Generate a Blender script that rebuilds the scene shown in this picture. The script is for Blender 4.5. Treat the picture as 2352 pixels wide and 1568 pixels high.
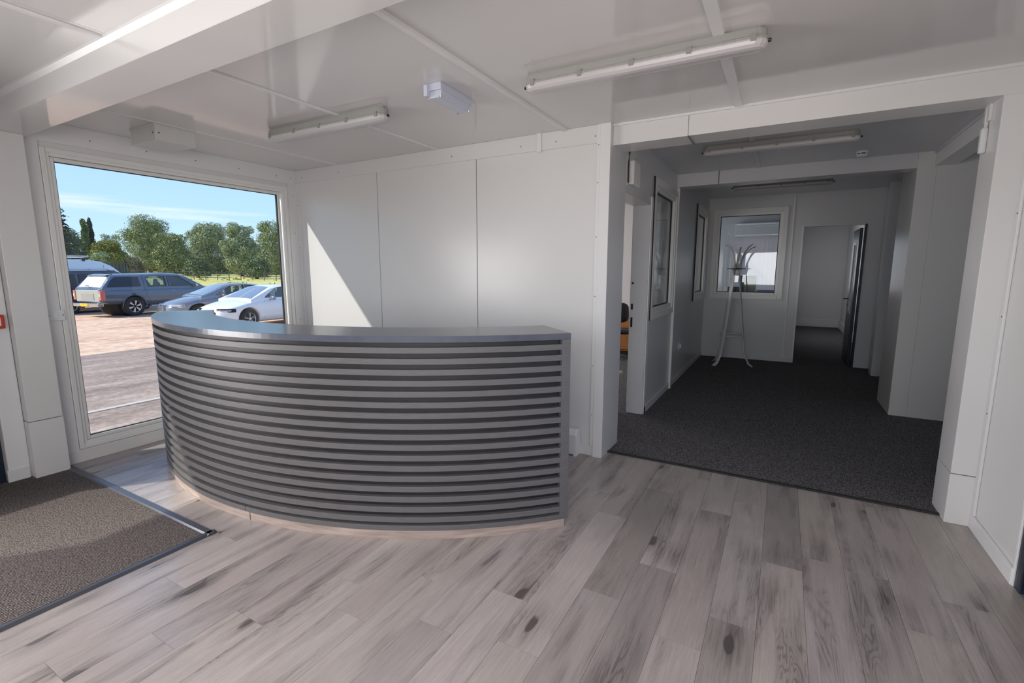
import bpy, bmesh, math, random
import numpy as np
from mathutils import Matrix, Vector
random.seed(7)
R = math.radians
SC = bpy.context.scene
for o in list(bpy.data.objects):
    bpy.data.objects.remove(o)
COL = SC.collection

# ------------------------------------------------------------------ camera
F_PX = 1100.4
YAW, PITCH, ROLL = 0.51303, -0.147597, 0.000451
def cam_axes():
    cy, sy = math.cos(YAW), math.sin(YAW)
    fw = Vector((-sy*math.cos(PITCH), cy*math.cos(PITCH), math.sin(PITCH)))
    rt = Vector((cy, sy, 0)); up = rt.cross(fw)
    return rt*math.cos(ROLL)+up*math.sin(ROLL), -rt*math.sin(ROLL)+up*math.cos(ROLL), fw
RT, UP, FW = cam_axes()
cd = bpy.data.cameras.new('camera'); cam = bpy.data.objects.new('camera', cd); COL.objects.link(cam)
cd.sensor_width = 36; cd.lens = 36*F_PX/2352; cd.clip_end = 2000; cd.clip_start = .05
m = Matrix((RT, UP, -FW)).transposed().to_4x4(); m.translation = (0, 0, 1.5)
cam.matrix_world = m
SC.camera = cam

# ------------------------------------------------------------------ light
SUN_DIR = Vector((0.83, 1.0, -1.01)).normalized()          # the way the light travels
SUN_W, SKY_W = 4.4, .92
ld = bpy.data.lights.new('sun', 'SUN'); ld.energy = SUN_W; ld.angle = R(1.0); ld.color = (1, .93, .84)
so = bpy.data.objects.new('sun', ld); COL.objects.link(so)
so.rotation_euler = SUN_DIR.to_track_quat('-Z', 'Y').to_euler()

wd = bpy.data.worlds.new('sky'); SC.world = wd; wd.use_nodes = True
nt = wd.node_tree; nt.nodes.clear()
wo = nt.nodes.new('ShaderNodeOutputWorld'); bg = nt.nodes.new('ShaderNodeBackground')
tcs = nt.nodes.new('ShaderNodeTexCoord'); sx = nt.nodes.new('ShaderNodeSeparateXYZ'); nt.links.new(tcs.outputs['Generated'], sx.inputs[0])
sk = nt.nodes.new('ShaderNodeValToRGB'); nt.links.new(sx.outputs['Z'], sk.inputs[0])       # clear summer sky: pale at the horizon, deeper overhead
el_ = sk.color_ramp.elements; el_[0].position = 0; el_[0].color = (.60, .80, .98, 1); el_[1].position = 1; el_[1].color = (.13, .28, .66, 1)
for p_, c_ in ((.10, (.47, .71, .98)), (.24, (.36, .60, .97)), (.5, (.22, .42, .84))):
    k_ = el_.new(p_); k_.color = (*c_, 1)
# thin high cloud streaks mixed into the sky
tc = nt.nodes.new('ShaderNodeTexCoord'); mp = nt.nodes.new('ShaderNodeMapping')
mp.inputs['Scale'].default_value = (1.5, 1.5, 26); mp.inputs['Location'].default_value = (.35, .1, 1.35)
ns = nt.nodes.new('ShaderNodeTexNoise'); ns.inputs['Scale'].default_value = 1.6; ns.inputs['Detail'].default_value = 5
cr = nt.nodes.new('ShaderNodeValToRGB'); cr.color_ramp.elements[0].position = .56; cr.color_ramp.elements[1].position = .78
mx = nt.nodes.new('ShaderNodeMix'); mx.data_type = 'RGBA'
mx.inputs[7].default_value = (.93, .93, .95, 1)
nt.links.new(tc.outputs['Generated'], mp.inputs[0]); nt.links.new(mp.outputs[0], ns.inputs['Vector'])
nt.links.new(ns.outputs[0], cr.inputs[0]); nt.links.new(cr.outputs[0], mx.inputs[0])
nt.links.new(sk.outputs[0], mx.inputs[6]); nt.links.new(mx.outputs[2], bg.inputs[0])
bg.inputs[1].default_value = SKY_W; nt.links.new(bg.outputs[0], wo.inputs[0])

def area(name, loc, direction, sx, sy, w, col=(1, 1, 1), spread=180):
    l = bpy.data.lights.new(name, 'AREA'); l.shape = 'RECTANGLE'; l.size = sx; l.size_y = sy; l.energy = w; l.color = col
    l.spread = R(spread)
    o = bpy.data.objects.new(name, l); COL.objects.link(o); o.location = loc
    o.rotation_euler = Vector(direction).to_track_quat('-Z', 'Y').to_euler()
    return o
# added fill lamps standing in for daylight from unseen openings
area('fill_rear_window', (-.55, -1.22, 1.55), (-.45, 1, -.42), 2.6, 1.2, 30, (1, .96, .95), 130)
area('fill_left_door', (-4.66, -.1, 1.05), (1, .30, -.22), 2.0, 1.8, 56, (1, .96, .95), 115)
area('fill_right_door', (1.02, 1.3, 1.3), (-1, 0, -.3), 1.6, 1.5, 8, (1, .94, .92))
area('fill_office', (-4.6, 6.6, 1.6), (1, 0, -.1), 2.2, 1.2, 36, (1, .92, .91))
area('fill_side_room', (3.3, 5.0, 1.6), (-1, -.3, -.1), 1.6, 1.2, 3, (.90, .95, 1))
area('fill_back_room', (-2.9, 10.6, 1.6), (1, 0, 0), 1.6, 1.0, 16, (.9, .95, 1))
area('fill_rear_passage', (.25, 12.6, 1.6), (1, 0, 0), 1.8, 1.0, 7, (1, .97, .97))

SC.view_settings.view_transform = 'Standard'; SC.view_settings.look = 'None'
SC.view_settings.gamma = 1; SC.view_settings.use_curve_mapping = False
SC.view_settings.exposure = 0.47

# ------------------------------------------------------------------ materials
def srgb(c):
    return tuple((x/12.92 if x <= .04045 else ((x+.055)/1.055)**2.4) for x in c)
def mat(name, col, rough=.5, metal=0, spec=.5, noise=None, bump=0, bscale=40, emis=None, coat=0):
    """noise = (scale, amount, stretch) gives a soft variation of the base colour"""
    m = bpy.data.materials.new(name); m.use_nodes = True; n = m.node_tree; b = n.nodes['Principled BSDF']
    c = (*col, 1); b.inputs['Base Color'].default_value = c
    b.inputs['Roughness'].default_value = rough; b.inputs['Metallic'].default_value = metal
    b.inputs['Specular IOR Level'].default_value = spec
    if coat: b.inputs['Coat Weight'].default_value = coat; b.inputs['Coat Roughness'].default_value = .03
    t = n.nodes.new('ShaderNodeTexCoord')
    if noise:
        s, a, st = noise
        mpn = n.nodes.new('ShaderNodeMapping'); mpn.inputs['Scale'].default_value = st
        no = n.nodes.new('ShaderNodeTexNoise'); no.inputs['Scale'].default_value = s; no.inputs['Detail'].default_value = 6
        r = n.nodes.new('ShaderNodeMapRange'); r.inputs[1].default_value = .3; r.inputs[2].default_value = .7
        r.inputs[3].default_value = 1-a; r.inputs[4].default_value = 1+a
        v = n.nodes.new('ShaderNodeVectorMath'); v.operation = 'SCALE'; v.inputs[0].default_value = col
        n.links.new(t.outputs['Object'], mpn.inputs[0]); n.links.new(mpn.outputs[0], no.inputs['Vector'])
        n.links.new(no.outputs[0], r.inputs[0]); n.links.new(r.outputs[0], v.inputs['Scale'])
        n.links.new(v.outputs[0], b.inputs['Base Color'])
    if bump:
        no = n.nodes.new('ShaderNodeTexNoise'); no.inputs['Scale'].default_value = bscale
        bp = n.nodes.new('ShaderNodeBump'); bp.inputs['Strength'].default_value = bump; bp.inputs['Distance'].default_value = .01
        n.links.new(t.outputs['Object'], no.inputs['Vector']); n.links.new(no.outputs[0], bp.inputs['Height'])
        n.links.new(bp.outputs[0], b.inputs['Normal'])
    if emis: b.inputs['Emission Color'].default_value = (*emis[:3], 1); b.inputs['Emission Strength'].default_value = emis[3]
    return m
M = {}
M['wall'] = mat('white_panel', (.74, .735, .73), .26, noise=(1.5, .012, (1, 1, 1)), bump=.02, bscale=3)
M['ceil'] = mat('white_ceiling', (.71, .70, .69), .10, noise=(1.2, .012, (1, 1, 1)), bump=.02, bscale=2)
M['beam'] = mat('white_beam_panel', (.70, .69, .68), .08, bump=.02, bscale=2)
M['trim'] = mat('white_trim', (.78, .78, .78), .32)
M['upvc'] = mat('white_upvc', (.82, .82, .80), .25)
M['gasket'] = mat('black_gasket', (.02, .02, .02), .6)
M['screw'] = mat('screw_metal', (.16, .16, .17), .4, .8)
M['core'] = mat('panel_core', (.22, .22, .22), .8)
M['wall_dim'] = mat('white_panel_shaded', (.66, .67, .69), .28, bump=.02, bscale=3)  # same white paint as the lobby walls, darkened for the corridor's shade
M['plastic'] = mat('white_plastic', (.75, .76, .78), .35)
M['plastic_blue'] = mat('pale_blue_plastic', (.58, .62, .74), .25)
M['diffuser'] = mat('opal_diffuser', (.56, .545, .55), .2)
M['lamp_base'] = mat('grey_lamp_tray', (.36, .36, .34), .4)
M['clip'] = mat('clip_grey', (.30, .30, .28), .4)
M['box'] = mat('painted_box', (.60, .60, .58), .5)
M['desk'] = mat('charcoal_laminate', (.122, .118, .122), .48, noise=(14, .10, (1, 1, 14)), spec=.5)
M['desktop'] = mat('charcoal_worktop_sky_tint', (.085, .095, .125), .21, noise=(9, .08, (2, 2, 1)), spec=.6)  # charcoal, with a blue cast painted in for the reflected sky
M['desk_back'] = mat('dark_backing', (.013, .011, .012), .5, noise=(14, .2, (1, 1, 10)))
M['plinth'] = mat('grey_oak_plinth', (.40, .32, .28), .4, noise=(5, .25, (1, 1, 12)))
M['red'] = mat('red_plastic', (.55, .04, .02), .35)
M['black'] = mat('black_plastic', (.012, .012, .014), .4)
M['navy'] = mat('navy_door_frame', (.012, .020, .038), .3)
M['edge'] = mat('mat_edge_metal', (.10, .105, .13), .32, .4)
M['orange'] = mat('orange_wood', (.42, .18, .05), .4, noise=(6, .15, (1, 1, 8)))
M['lightwood'] = mat('light_wood', (.60, .48, .34), .5, noise=(6, .15, (1, 8, 1)))
M['coat'] = mat('white_lacquer', (.72, .72, .74), .3)
M['chrome'] = mat('chrome', (.6, .6, .62), .15, 1)
M['blind'] = mat('blind_fabric', (.75, .8, .9), .8)
M['monitor'] = mat('dark_monitor', (.01, .012, .016), .25)
M['card'] = mat('grey_green_card', (.17, .18, .17), .7)
M['blue'] = mat('blue_plastic', (.02, .07, .22), .4)
M['roofing'] = mat('roofing', (.25, .25, .26), .8)

def glass(name, tint=(1, 1, 1), gl=.02, lo=.03, hi=.6):
    m = bpy.data.materials.new(name); m.use_nodes = True; n = m.node_tree; n.nodes.clear()
    o = n.nodes.new('ShaderNodeOutputMaterial'); t = n.nodes.new('ShaderNodeBsdfTransparent'); g = n.nodes.new('ShaderNodeBsdfGlossy')
    g.inputs['Roughness'].default_value = gl; t.inputs[0].default_value = (*tint, 1)
    f = n.nodes.new('ShaderNodeLayerWeight'); f.inputs[0].default_value = .25
    r = n.nodes.new('ShaderNodeMapRange'); r.inputs[3].default_value = lo; r.inputs[4].default_value = hi
    x = n.nodes.new('ShaderNodeMixShader')
    n.links.new(f.outputs['Fresnel'], r.inputs[0]); n.links.new(r.outputs[0], x.inputs[0])
    n.links.new(t.outputs[0], x.inputs[1]); n.links.new(g.outputs[0], x.inputs[2]); n.links.new(x.outputs[0], o.inputs[0])
    return m
M['glass'] = glass('window_glass', (.97, .985, .98), 0, .015, .35)
M['glass_in'] = glass('partition_glass', (.85, .87, .88), 0.01, .05, .7)
M['car_glass'] = glass('car_window_glass', (.82, .86, .84), 0.02, .05, .7)
M['screen'] = mat('dark_car_glass', (.008, .014, .028), .12, 0, .5)

# translucent vertical blinds
def translucent(name, col):
    m = bpy.data.materials.new(name); m.use_nodes = True; n = m.node_tree; n.nodes.clear()
    o = n.nodes.new('ShaderNodeOutputMaterial'); a = n.nodes.new('ShaderNodeBsdfDiffuse'); b = n.nodes.new('ShaderNodeBsdfTranslucent')
    x = n.nodes.new('ShaderNodeMixShader'); x.inputs[0].default_value = .8
    a.inputs[0].default_value = (*col, 1); b.inputs[0].default_value = (*col, 1)
    n.links.new(a.outputs[0], x.inputs[1]); n.links.new(b.outputs[0], x.inputs[2]); n.links.new(x.outputs[0], o.inputs[0]); return m
M['blind'] = translucent('blind_fabric', (.95, .95, .98))

def plank_material():
    m = bpy.data.materials.new('grey_oak_plank'); m.use_nodes = True; n = m.node_tree; L = n.links.new
    N = n.nodes.new; b = n.nodes['Principled BSDF']
    t = N('ShaderNodeTexCoord'); oi = N('ShaderNodeObjectInfo')
    off = N('ShaderNodeVectorMath'); off.operation = 'SCALE'; off.inputs[0].default_value = (37, 91, 53); L(oi.outputs['Random'], off.inputs['Scale'])
    ad = N('ShaderNodeVectorMath'); L(t.outputs['Object'], ad.inputs[0]); L(off.outputs[0], ad.inputs[1])
    def mapped(s):
        q = N('ShaderNodeMapping'); q.inputs['Scale'].default_value = s; L(ad.outputs[0], q.inputs[0]); return q
    def math2(op, x, y):
        q = N('ShaderNodeMath'); q.operation = op
        for i_, v_ in enumerate((x, y)):
            if isinstance(v_, (int, float)): q.inputs[i_].default_value = v_
            else: L(v_, q.inputs[i_])
        return q.outputs[0]
    def remap(v_, a_, b_, c_, d_):
        q = N('ShaderNodeMapRange'); L(v_, q.inputs[0])
        for i_, w_ in enumerate((a_, b_, c_, d_)): q.inputs[1+i_].default_value = w_
        return q.outputs[0]
    def noise(sc, scale, detail, dist=0, rough=.5):
        q = mapped(sc); o_ = N('ShaderNodeTexNoise'); o_.inputs['Scale'].default_value = scale; o_.inputs['Detail'].default_value = detail
        o_.inputs['Distortion'].default_value = dist; o_.inputs['Roughness'].default_value = rough; L(q.outputs[0], o_.inputs['Vector']); return o_.outputs[0]
    # cathedral figure (only in places)
    n1 = noise((6.5, .75, 1), 1.5, 3, .5)
    sn = math2('SINE', math2('MULTIPLY', n1, 120), 0)
    band = remap(noise((9, .9, 1), 1.1, 3), .50, .66, 0, 1)           # soft dark heart bands
    fig = math2('MULTIPLY', remap(sn, .0, 1, 0, .26), band)
    heart = math2('MULTIPLY', band, .20)
    # fine pores and streaks
    fine = remap(noise((110, 3.2, 1), 1.2, 6, 0, .7), .38, .72, 0, .20)
    fleck = remap(noise((240, 14, 1), 1.0, 4, 0, .8), .50, .75, 0, .16)
    blot = remap(noise((4, 1.6, 1), 1.2, 4), .35, .75, 0, .16)
    # knots: small dark eyes inside a smoky streak along the grain
    q4 = mapped((6.2, 2.5, 1)); ds = noise((22, 8, 1), 1.0, 3)
    dq = N('ShaderNodeVectorMath'); dq.operation = 'ADD'; L(q4.outputs[0], dq.inputs[0]); cm = N('ShaderNodeCombineXYZ'); L(remap(ds, 0, 1, -.10, .10), cm.inputs[0]); L(remap(ds, 0, 1, .10, -.10), cm.inputs[1]); L(cm.outputs[0], dq.inputs[1])
    vo = N('ShaderNodeTexVoronoi'); vo.inputs['Scale'].default_value = 1.0; L(dq.outputs[0], vo.inputs['Vector'])
    sp = N('ShaderNodeSeparateColor'); L(vo.outputs['Color'], sp.inputs[0])
    pick = math2('GREATER_THAN', sp.outputs[0], .40)
    eye = math2('MULTIPLY', remap(vo.outputs['Distance'], .05, .15, .80, 0), pick)
    halo = math2('MULTIPLY', math2('MULTIPLY', remap(vo.outputs['Distance'], .05, .46, .52, 0), pick), remap(noise((70, 2.2, 1), 1.0, 4), .35, .65, .15, 1.1))
    r2, r3, kk = fine, math2('ADD', heart, blot), math2('ADD', math2('ADD', eye, halo), fleck)
    s = fig
    for e in (r2, r3, kk): s = math2('ADD', s, e)
    cl = N('ShaderNodeClamp'); L(s, cl.inputs[0]); cl.inputs[2].default_value = .85
    c = N('ShaderNodeMix'); c.data_type = 'RGBA'; c.inputs[6].default_value = (.47, .415, .395, 1); c.inputs[7].default_value = (.040, .031, .029, 1)
    L(cl.outputs[0], c.inputs[0])
    mu = N('ShaderNodeMix'); mu.data_type = 'RGBA'; mu.blend_type = 'MULTIPLY'; mu.inputs[0].default_value = 1; L(c.outputs[2], mu.inputs[6]); L(oi.outputs['Color'], mu.inputs[7])
    L(mu.outputs[2], b.inputs['Base Color'])
    rr = N('ShaderNodeMapRange'); rr.inputs[3].default_value = .20; rr.inputs[4].default_value = .5; L(cl.outputs[0], rr.inputs[0]); L(rr.outputs[0], b.inputs['Roughness'])
    bp = N('ShaderNodeBump'); bp.inputs['Strength'].default_value = .12; bp.inputs['Distance'].default_value = .002; bp.invert = True; L(cl.outputs[0], bp.inputs['Height']); L(bp.outputs[0], b.inputs['Normal'])
    b.inputs['Specular IOR Level'].default_value = .5
    return m
M['plank'] = plank_material()

def carpet(name, c0, c1, scale, ribs=0, lo=.42, hi=.62):
    m = bpy.data.materials.new(name); m.use_nodes = True; n = m.node_tree; L = n.links.new; N = n.nodes.new
    b = n.nodes['Principled BSDF']; b.inputs['Roughness'].default_value = .95; b.inputs['Specular IOR Level'].default_value = .1
    t = N('ShaderNodeTexCoord'); no = N('ShaderNodeTexNoise'); no.inputs['Scale'].default_value = scale; no.inputs['Detail'].default_value = 3; no.inputs['Roughness'].default_value = .7
    L(t.outputs['Object'], no.inputs['Vector'])
    r = N('ShaderNodeMapRange'); r.inputs[1].default_value = lo; r.inputs[2].default_value = hi; L(no.outputs[0], r.inputs[0])
    x = N('ShaderNodeMix'); x.data_type = 'RGBA'; x.inputs[6].default_value = (*c0, 1); x.inputs[7].default_value = (*c1, 1); L(r.outputs[0], x.inputs[0])
    out = x.outputs[2]; h = no.outputs[0]
    if ribs:
        w = N('ShaderNodeTexWave'); w.bands_direction = 'X'; w.inputs['Scale'].default_value = ribs; w.inputs['Distortion'].default_value = .4; w.inputs['Detail'].default_value = 0
        L(t.outputs['Object'], w.inputs['Vector'])
        y = N('ShaderNodeMix'); y.data_type = 'RGBA'; y.blend_type = 'MULTIPLY'; y.inputs[0].default_value = .75
        L(out, y.inputs[6]); L(w.outputs[0], y.inputs[7]); out = y.outputs[2]; h = w.outputs[0]
    L(out, b.inputs['Base Color'])
    bp = N('ShaderNodeBump'); bp.inputs['Strength'].default_value = .6; bp.inputs['Distance'].default_value = .004; L(h, bp.inputs['Height']); L(bp.outputs[0], b.inputs['Normal'])
    return m
M['mat'] = carpet('ribbed_mat', (.040, .038, .038), (.37, .315, .295), 150, ribs=22, lo=.38, hi=.62)
M['carpet'] = carpet('dark_carpet', (.014, .014, .016), (.30, .29, .30), 170, lo=.42, hi=.64)

# ------------------------------------------------------------------ mesh helpers
class MB:
    def __init__(s): s.v = []; s.f = []
    def box(s, x0, x1, y0, y1, z0, z1):
        k = len(s.v)
        s.v += [(x, y, z) for z in (z0, z1) for y in (y0, y1) for x in (x0, x1)]
        s.f += [tuple(k+i for i in f) for f in ((0, 2, 3, 1), (4, 5, 7, 6), (0, 1, 5, 4), (2, 6, 7, 3), (0, 4, 6, 2), (1, 3, 7, 5))]
        return s
    def prism(s, pts, axis, a, b):
        """pts: 2-D outline; axis: extrusion axis"""
        k = len(s.v); n = len(pts)
        for q in (a, b):
            for p in pts:
                s.v.append({'x': (q, p[0], p[1]), 'y': (p[0], q, p[1]), 'z': (p[0], p[1], q)}[axis])
        s.f.append(tuple(k+i for i in range(n))[::-1]); s.f.append(tuple(k+n+i for i in range(n)))
        for i in range(n):
            j = (i+1) % n; s.f.append((k+i, k+j, k+n+j, k+n+i))
        return s
    def tube(s, pts, r, n=8, caps=True, flat=None):
        """round bar through pts; flat=(a,b) gives an oval/flat section"""
        k = len(s.v); P = [Vector(p) for p in pts]
        ref = Vector((0, 0, 1))
        for i, p in enumerate(P):
            d = (P[min(i+1, len(P)-1)]-P[max(i-1, 0)]).normalized()
            u = d.cross(ref)
            if u.length < .05: u = d.cross(Vector((0, 1, 0)))
            u.normalize(); w = u.cross(d).normalized()
            rr = r[i] if isinstance(r, (list, tuple)) else r
            a, b = flat if flat else (1, 1)
            for j in range(n):
                t = 2*math.pi*j/n; s.v.append(tuple(p+u*math.cos(t)*rr*a+w*math.sin(t)*rr*b))
        for i in range(len(P)-1):
            for j in range(n):
                q = (j+1) % n; s.f.append((k+i*n+j, k+i*n+q, k+(i+1)*n+q, k+(i+1)*n+j))
        if caps:
            s.f.append(tuple(k+j for j in range(n))[::-1]); s.f.append(tuple(k+(len(P)-1)*n+j for j in range(n)))
        return s
    def lathe(s, prof, n=24, axis='z', c=(0, 0, 0), loop=False):
        """prof: list of (r, h)"""
        k = len(s.v)
        for r, h in prof:
            for j in range(n):
                t = 2*math.pi*j/n; a, b = r*math.cos(t), r*math.sin(t)
                p = {'z': (a, b, h), 'y': (a, h, b), 'x': (h, a, b)}[axis]
                s.v.append((p[0]+c[0], p[1]+c[1], p[2]+c[2]))
        for i in range(len(prof)-1):
            for j in range(n):
                q = (j+1) % n; s.f.append((k+i*n+j, k+i*n+q, k+(i+1)*n+q, k+(i+1)*n+j))
        if loop:
            e = k+(len(prof)-1)*n
            for j in range(n):
                q = (j+1) % n; s.f.append((e+j, e+q, k+q, k+j))
        else:
            s.f.append(tuple(k+j for j in range(n))); s.f.append(tuple(k+(len(prof)-1)*n+j for j in range(n)))
        return s
    def mesh(s, name):
        me = bpy.data.meshes.new(name); me.from_pydata(s.v, [], s.f); me.update()
        bm = bmesh.new(); bm.from_mesh(me); bmesh.ops.recalc_face_normals(bm, faces=bm.faces); bm.to_mesh(me); bm.free()
        return me
    def build(s, name, material, parent=None, smooth=False, bevel=0, world=True):
        return link(name, s.mesh(name), material, parent, smooth, bevel, world)
def link(name, me, material, parent=None, smooth=False, bevel=0, world=True):
    o = bpy.data.objects.new(name, me); COL.objects.link(o)
    if material is not None and not me.materials: me.materials.append(M[material] if isinstance(material, str) else material)
    if smooth: me.shade_smooth()
    if bevel:
        b = o.modifiers.new('bevel', 'BEVEL'); b.width = bevel; b.segments = 2; b.limit_method = 'ANGLE'
    if parent:
        o.parent = parent
        if world: o.matrix_parent_inverse = Matrix.Translation(-root_world(parent))
    return o
def root_world(o):
    v = Vector(o.location)
    return v if not o.parent else v + root_world(o.parent)*0 + (root_world(o.parent) + o.matrix_parent_inverse.translation)
def tag(o, label, cat, group=None):
    o['label'] = label; o['category'] = cat
    if group: o['group'] = group
    return o
def thing(name, label, cat, loc=(0, 0, 0), rz=0, group=None):
    o = bpy.data.objects.new(name, None); COL.objects.link(o); o.location = loc; o.rotation_euler = (0, 0, rz)
    o.empty_display_size = .1
    return tag(o, label, cat, group)
def struct(name, mb, material, parent=None, **k):
    o = mb.build(name, material, parent, **k)
    if not parent: o['kind'] = 'structure'
    return o
def B(*a): return MB().box(*a)
def copy_tree(o, parent=None):
    c = o.copy(); COL.objects.link(c)
    if parent: c.parent = parent
    for ch in list(o.children): copy_tree(ch, c)
    return c

# ------------------------------------------------------------------ the cabin: main sizes (metres)
XW, XR = -4.745, 1.069           # window wall, right wall
YN, YB = -1.30, 3.588            # wall behind the camera, back wall
H = 2.566; HC = 2.437; HH = 2.42
XA, XJ = -1.253, -1.181          # left jamb of the corridor opening
YH = 3.63
XL = -1.202                      # corridor's left wall
YE = 9.0                         # corridor's end wall
HD = 2.63                        # ceiling height of the corridor's first bay
HF = 2.70

# ---- floors
fl = struct('floor', B(XW, XR, YN, 3.715, -.10, -.006), 'core')
PW, PL = .1835, 1.22
joints = {0: 1.99, 1: 2.32, 3: 2.08, 4: 2.65, 5: 2.80, -11: 1.41, -9: .55, -10: 1.05, -8: .83}
full = B(-PW/2+.0005, PW/2-.0005, -PL/2+.0005, PL/2-.0005, -.006, 0).mesh('plank')
full.materials.append(M['plank'])
dark = {(0, 0): .74, (1, -1): .72, (4, 0): .72, (3, -1): .82, (0, -1): .84, (2, 0): .95, (6, 0): .92, (7, -1): .86}
for k in range(-22, 11):
    xa = max(-.731+PW*k, XW); xb = min(-.731+PW*(k+1), XR)
    if xb-xa < .01: continue
    j0 = joints.get(k, random.Random(k*7+3).uniform(0, PL))
    for i in range(-6, 6):
        ya, yb = j0+PL*i, j0+PL*(i+1)
        ya2, yb2 = max(ya, YN), min(yb, 3.715)
        if (xa+xb)/2 < -2.76: ya2 = max(ya2, 1.402)
        if yb2-ya2 < .03: continue
        if abs(xb-xa-PW) < 1e-6 and abs(yb2-ya2-PL) < 1e-6:
            o = link('plank', full, None, fl, world=False); o.location = ((xa+xb)/2, (ya+yb)/2, 0)
        else:
            cx, cy = (xa+xb)/2, (ya+yb)/2
            o = B(xa-cx+.0005, xb-cx-.0005, ya2-cy+.0005, yb2-cy-.0005, -.006, 0).build('plank', 'plank', fl, world=False)
            o.location = (cx, cy, 0)
        v = dark.get((k, i), random.uniform(.88, 1.08)); o.color = (v, v*random.uniform(.985, 1.01), v*random.uniform(.97, 1.01), 1)
struct('floor_corridor', B(-1.36, 3.5, 3.74, 15.25, -.10, .004), 'carpet')
struct('floor_office', B(XW, -1.36, 3.70, 9.0, -.10, .004), 'carpet')
struct('floor_back_room', B(XW, -1.36, 9.0, 12.1, -.10, .004), 'carpet')
struct('trim_1', B(-1.36, XR+.1, 3.712, 3.742, -.01, .011), 'gasket', bevel=.003)          # threshold bar

# entrance mat let into the floor
em = thing('entrance_mat', 'dark ribbed entrance mat with metal edging by the left wall', 'mat', (-3.7, .05, 0))
B(XW+.005, -2.80, YN+.01, 1.355, -.02, .006).build('carpet_pile', 'mat', em)
MB().prism([(1.352, 0), (1.365, .012), (1.395, .012), (1.41, 0)], 'x', XW+.01, -2.752).build('edge_strip', 'edge', em)
MB().prism([(-2.80, 0), (-2.787, .012), (-2.765, .012), (-2.75, 0)], 'y', YN+.01, 1.41).build('edge_strip', 'edge', em)

# ---- ceilings
ce = struct('ceiling', B(XW-.1, XR+.1, YN-.1, 3.9, H+.03, H+.12), 'roofing')
xs = [XW, -4.07, -2.78, -1.545, -.34, XR]
for (ya, yb) in ((1.39, 3.62), (YN, 1.17)):
    for a, b in zip(xs, xs[1:]):
        B(a+.002, b-.002, ya, yb, H, H+.03).build('ceiling_panel', 'ceil', ce)
for x, w, h, ya, yb in ((-4.07, .020, .004, 1.39, 3.59), (-2.78, .030, .009, 1.39, 3.59), (-1.545, .040, .014, 1.39, 3.62),
                        (-.34, .055, .012, 1.39, 3.62), (-2.83, .03, .009, YN, 1.17), (-1.545, .04, .014, YN, 1.17), (-.34, .055, .012, YN, 1.17)):
    MB().prism([(x-w/2, H+.001), (x-w/2+.004, H-h), (x+w/2-.004, H-h), (x+w/2, H+.001)], 'y', ya, yb).build('cover_strip', 'trim', ce)
be_ = struct('beam', B(XW, XR, 1.17, 1.392, HH+.004, H+.06), 'wall', bevel=.003)
B(XW, XR, 1.168, 1.394, HH, HH+.004).build('soffit_panel', 'beam', be_)
struct('trim_2', MB().prism([(1.171, H-.005), (1.171, H-.03), (1.150, H-.012), (1.150, H)], 'x', XW, XR), 'trim')

# ---- window wall (left), with the big window, the pillar and the glazed door
wl = struct('wall_left', B(XW-.14, XW-.004, 3.46, 3.9, 0, H), 'wall')
B(XW-.14, XW-.004, 1.05, 1.50, 0, H).build('wall_panel', 'wall', wl)
B(XW-.14, XW-.004, 1.50, 3.46, 2.37, H).build('wall_panel', 'wall', wl)
B(XW-.14, XW-.004, 1.50, 3.46, -.05, .10).build('wall_panel', 'wall', wl)
B(XW-.14, XW-.004, YN-.1, -1.0, 0, H).build('wall_panel', 'wall', wl)
B(XW-.14, XW-.004, -1.0, 1.05, 2.15, H).build('wall_panel', 'wall', wl)
# fascia over the window, its screws
fa = struct('trim_3', B(XW-.003, XW+.010, 1.392, YB, HC-.015, H), 'trim', bevel=.002)
for y in (1.42, 1.78, 2.16, 2.55, 2.95, 3.35, 3.52):
    MB().lathe([(.005, 0), (.005, .002), (.002, .003)], 8, 'x', (XW+.010, y, HC+.045)).build('screw', 'screw', fa)
ct = struct('trim_4', B(XW-.003, XW+.012, 3.475, YB, .1, HC-.015), 'trim', bevel=.002)
for z in (.5, .95, 1.45, 1.9, 2.3):
    MB().lathe([(.004, 0), (.004, .002), (.002, .003)], 8, 'x', (XW+.012, 3.53, z)).build('screw', 'screw', ct)
struct('trim_5', B(XW-.003, XW+.014, 1.37, 1.47, 0, HC-.015), 'trim', bevel=.002)
struct('baseboard_left', B(XW-.003, XW+.016, 1.37, YB, 0, .098), 'wall', bevel=.003)
# window: frame, glazing beads, gasket, pane
w1 = struct('window_1', MB(), 'upvc')
def ring(mb, xa, xb, y0, y1, z0, z1, t):
    mb.box(xa, xb, y0, y0+t, z0, z1).box(xa, xb, y1-t, y1, z0, z1).box(xa, xb, y0+t, y1-t, z0, z0+t).box(xa, xb, y0+t, y1-t, z1-t, z1)
    return mb
ring(MB(), XW-.11, XW+.006, 1.475, 3.475, .10, 2.385, .035).build('window_frame', 'upvc', w1, bevel=.006)
ring(MB(), XW-.09, XW-.010, 1.508, 3.442, .13, 2.352, .025).build('window_frame', 'upvc', w1, bevel=.005)
ring(MB(), XW-.06, XW-.024, 1.532, 3.40, .155, 2.325, .030).build('glazing_bead', 'upvc', w1, bevel=.008)
ring(MB(), XW-.056, XW-.036, 1.556, 3.372, .180, 2.300, .010).build('gasket', 'gasket', w1)
B(XW-.052, XW-.046, 1.558, 3.370, .182, 2.298).build('pane', 'glass', w1)
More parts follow.
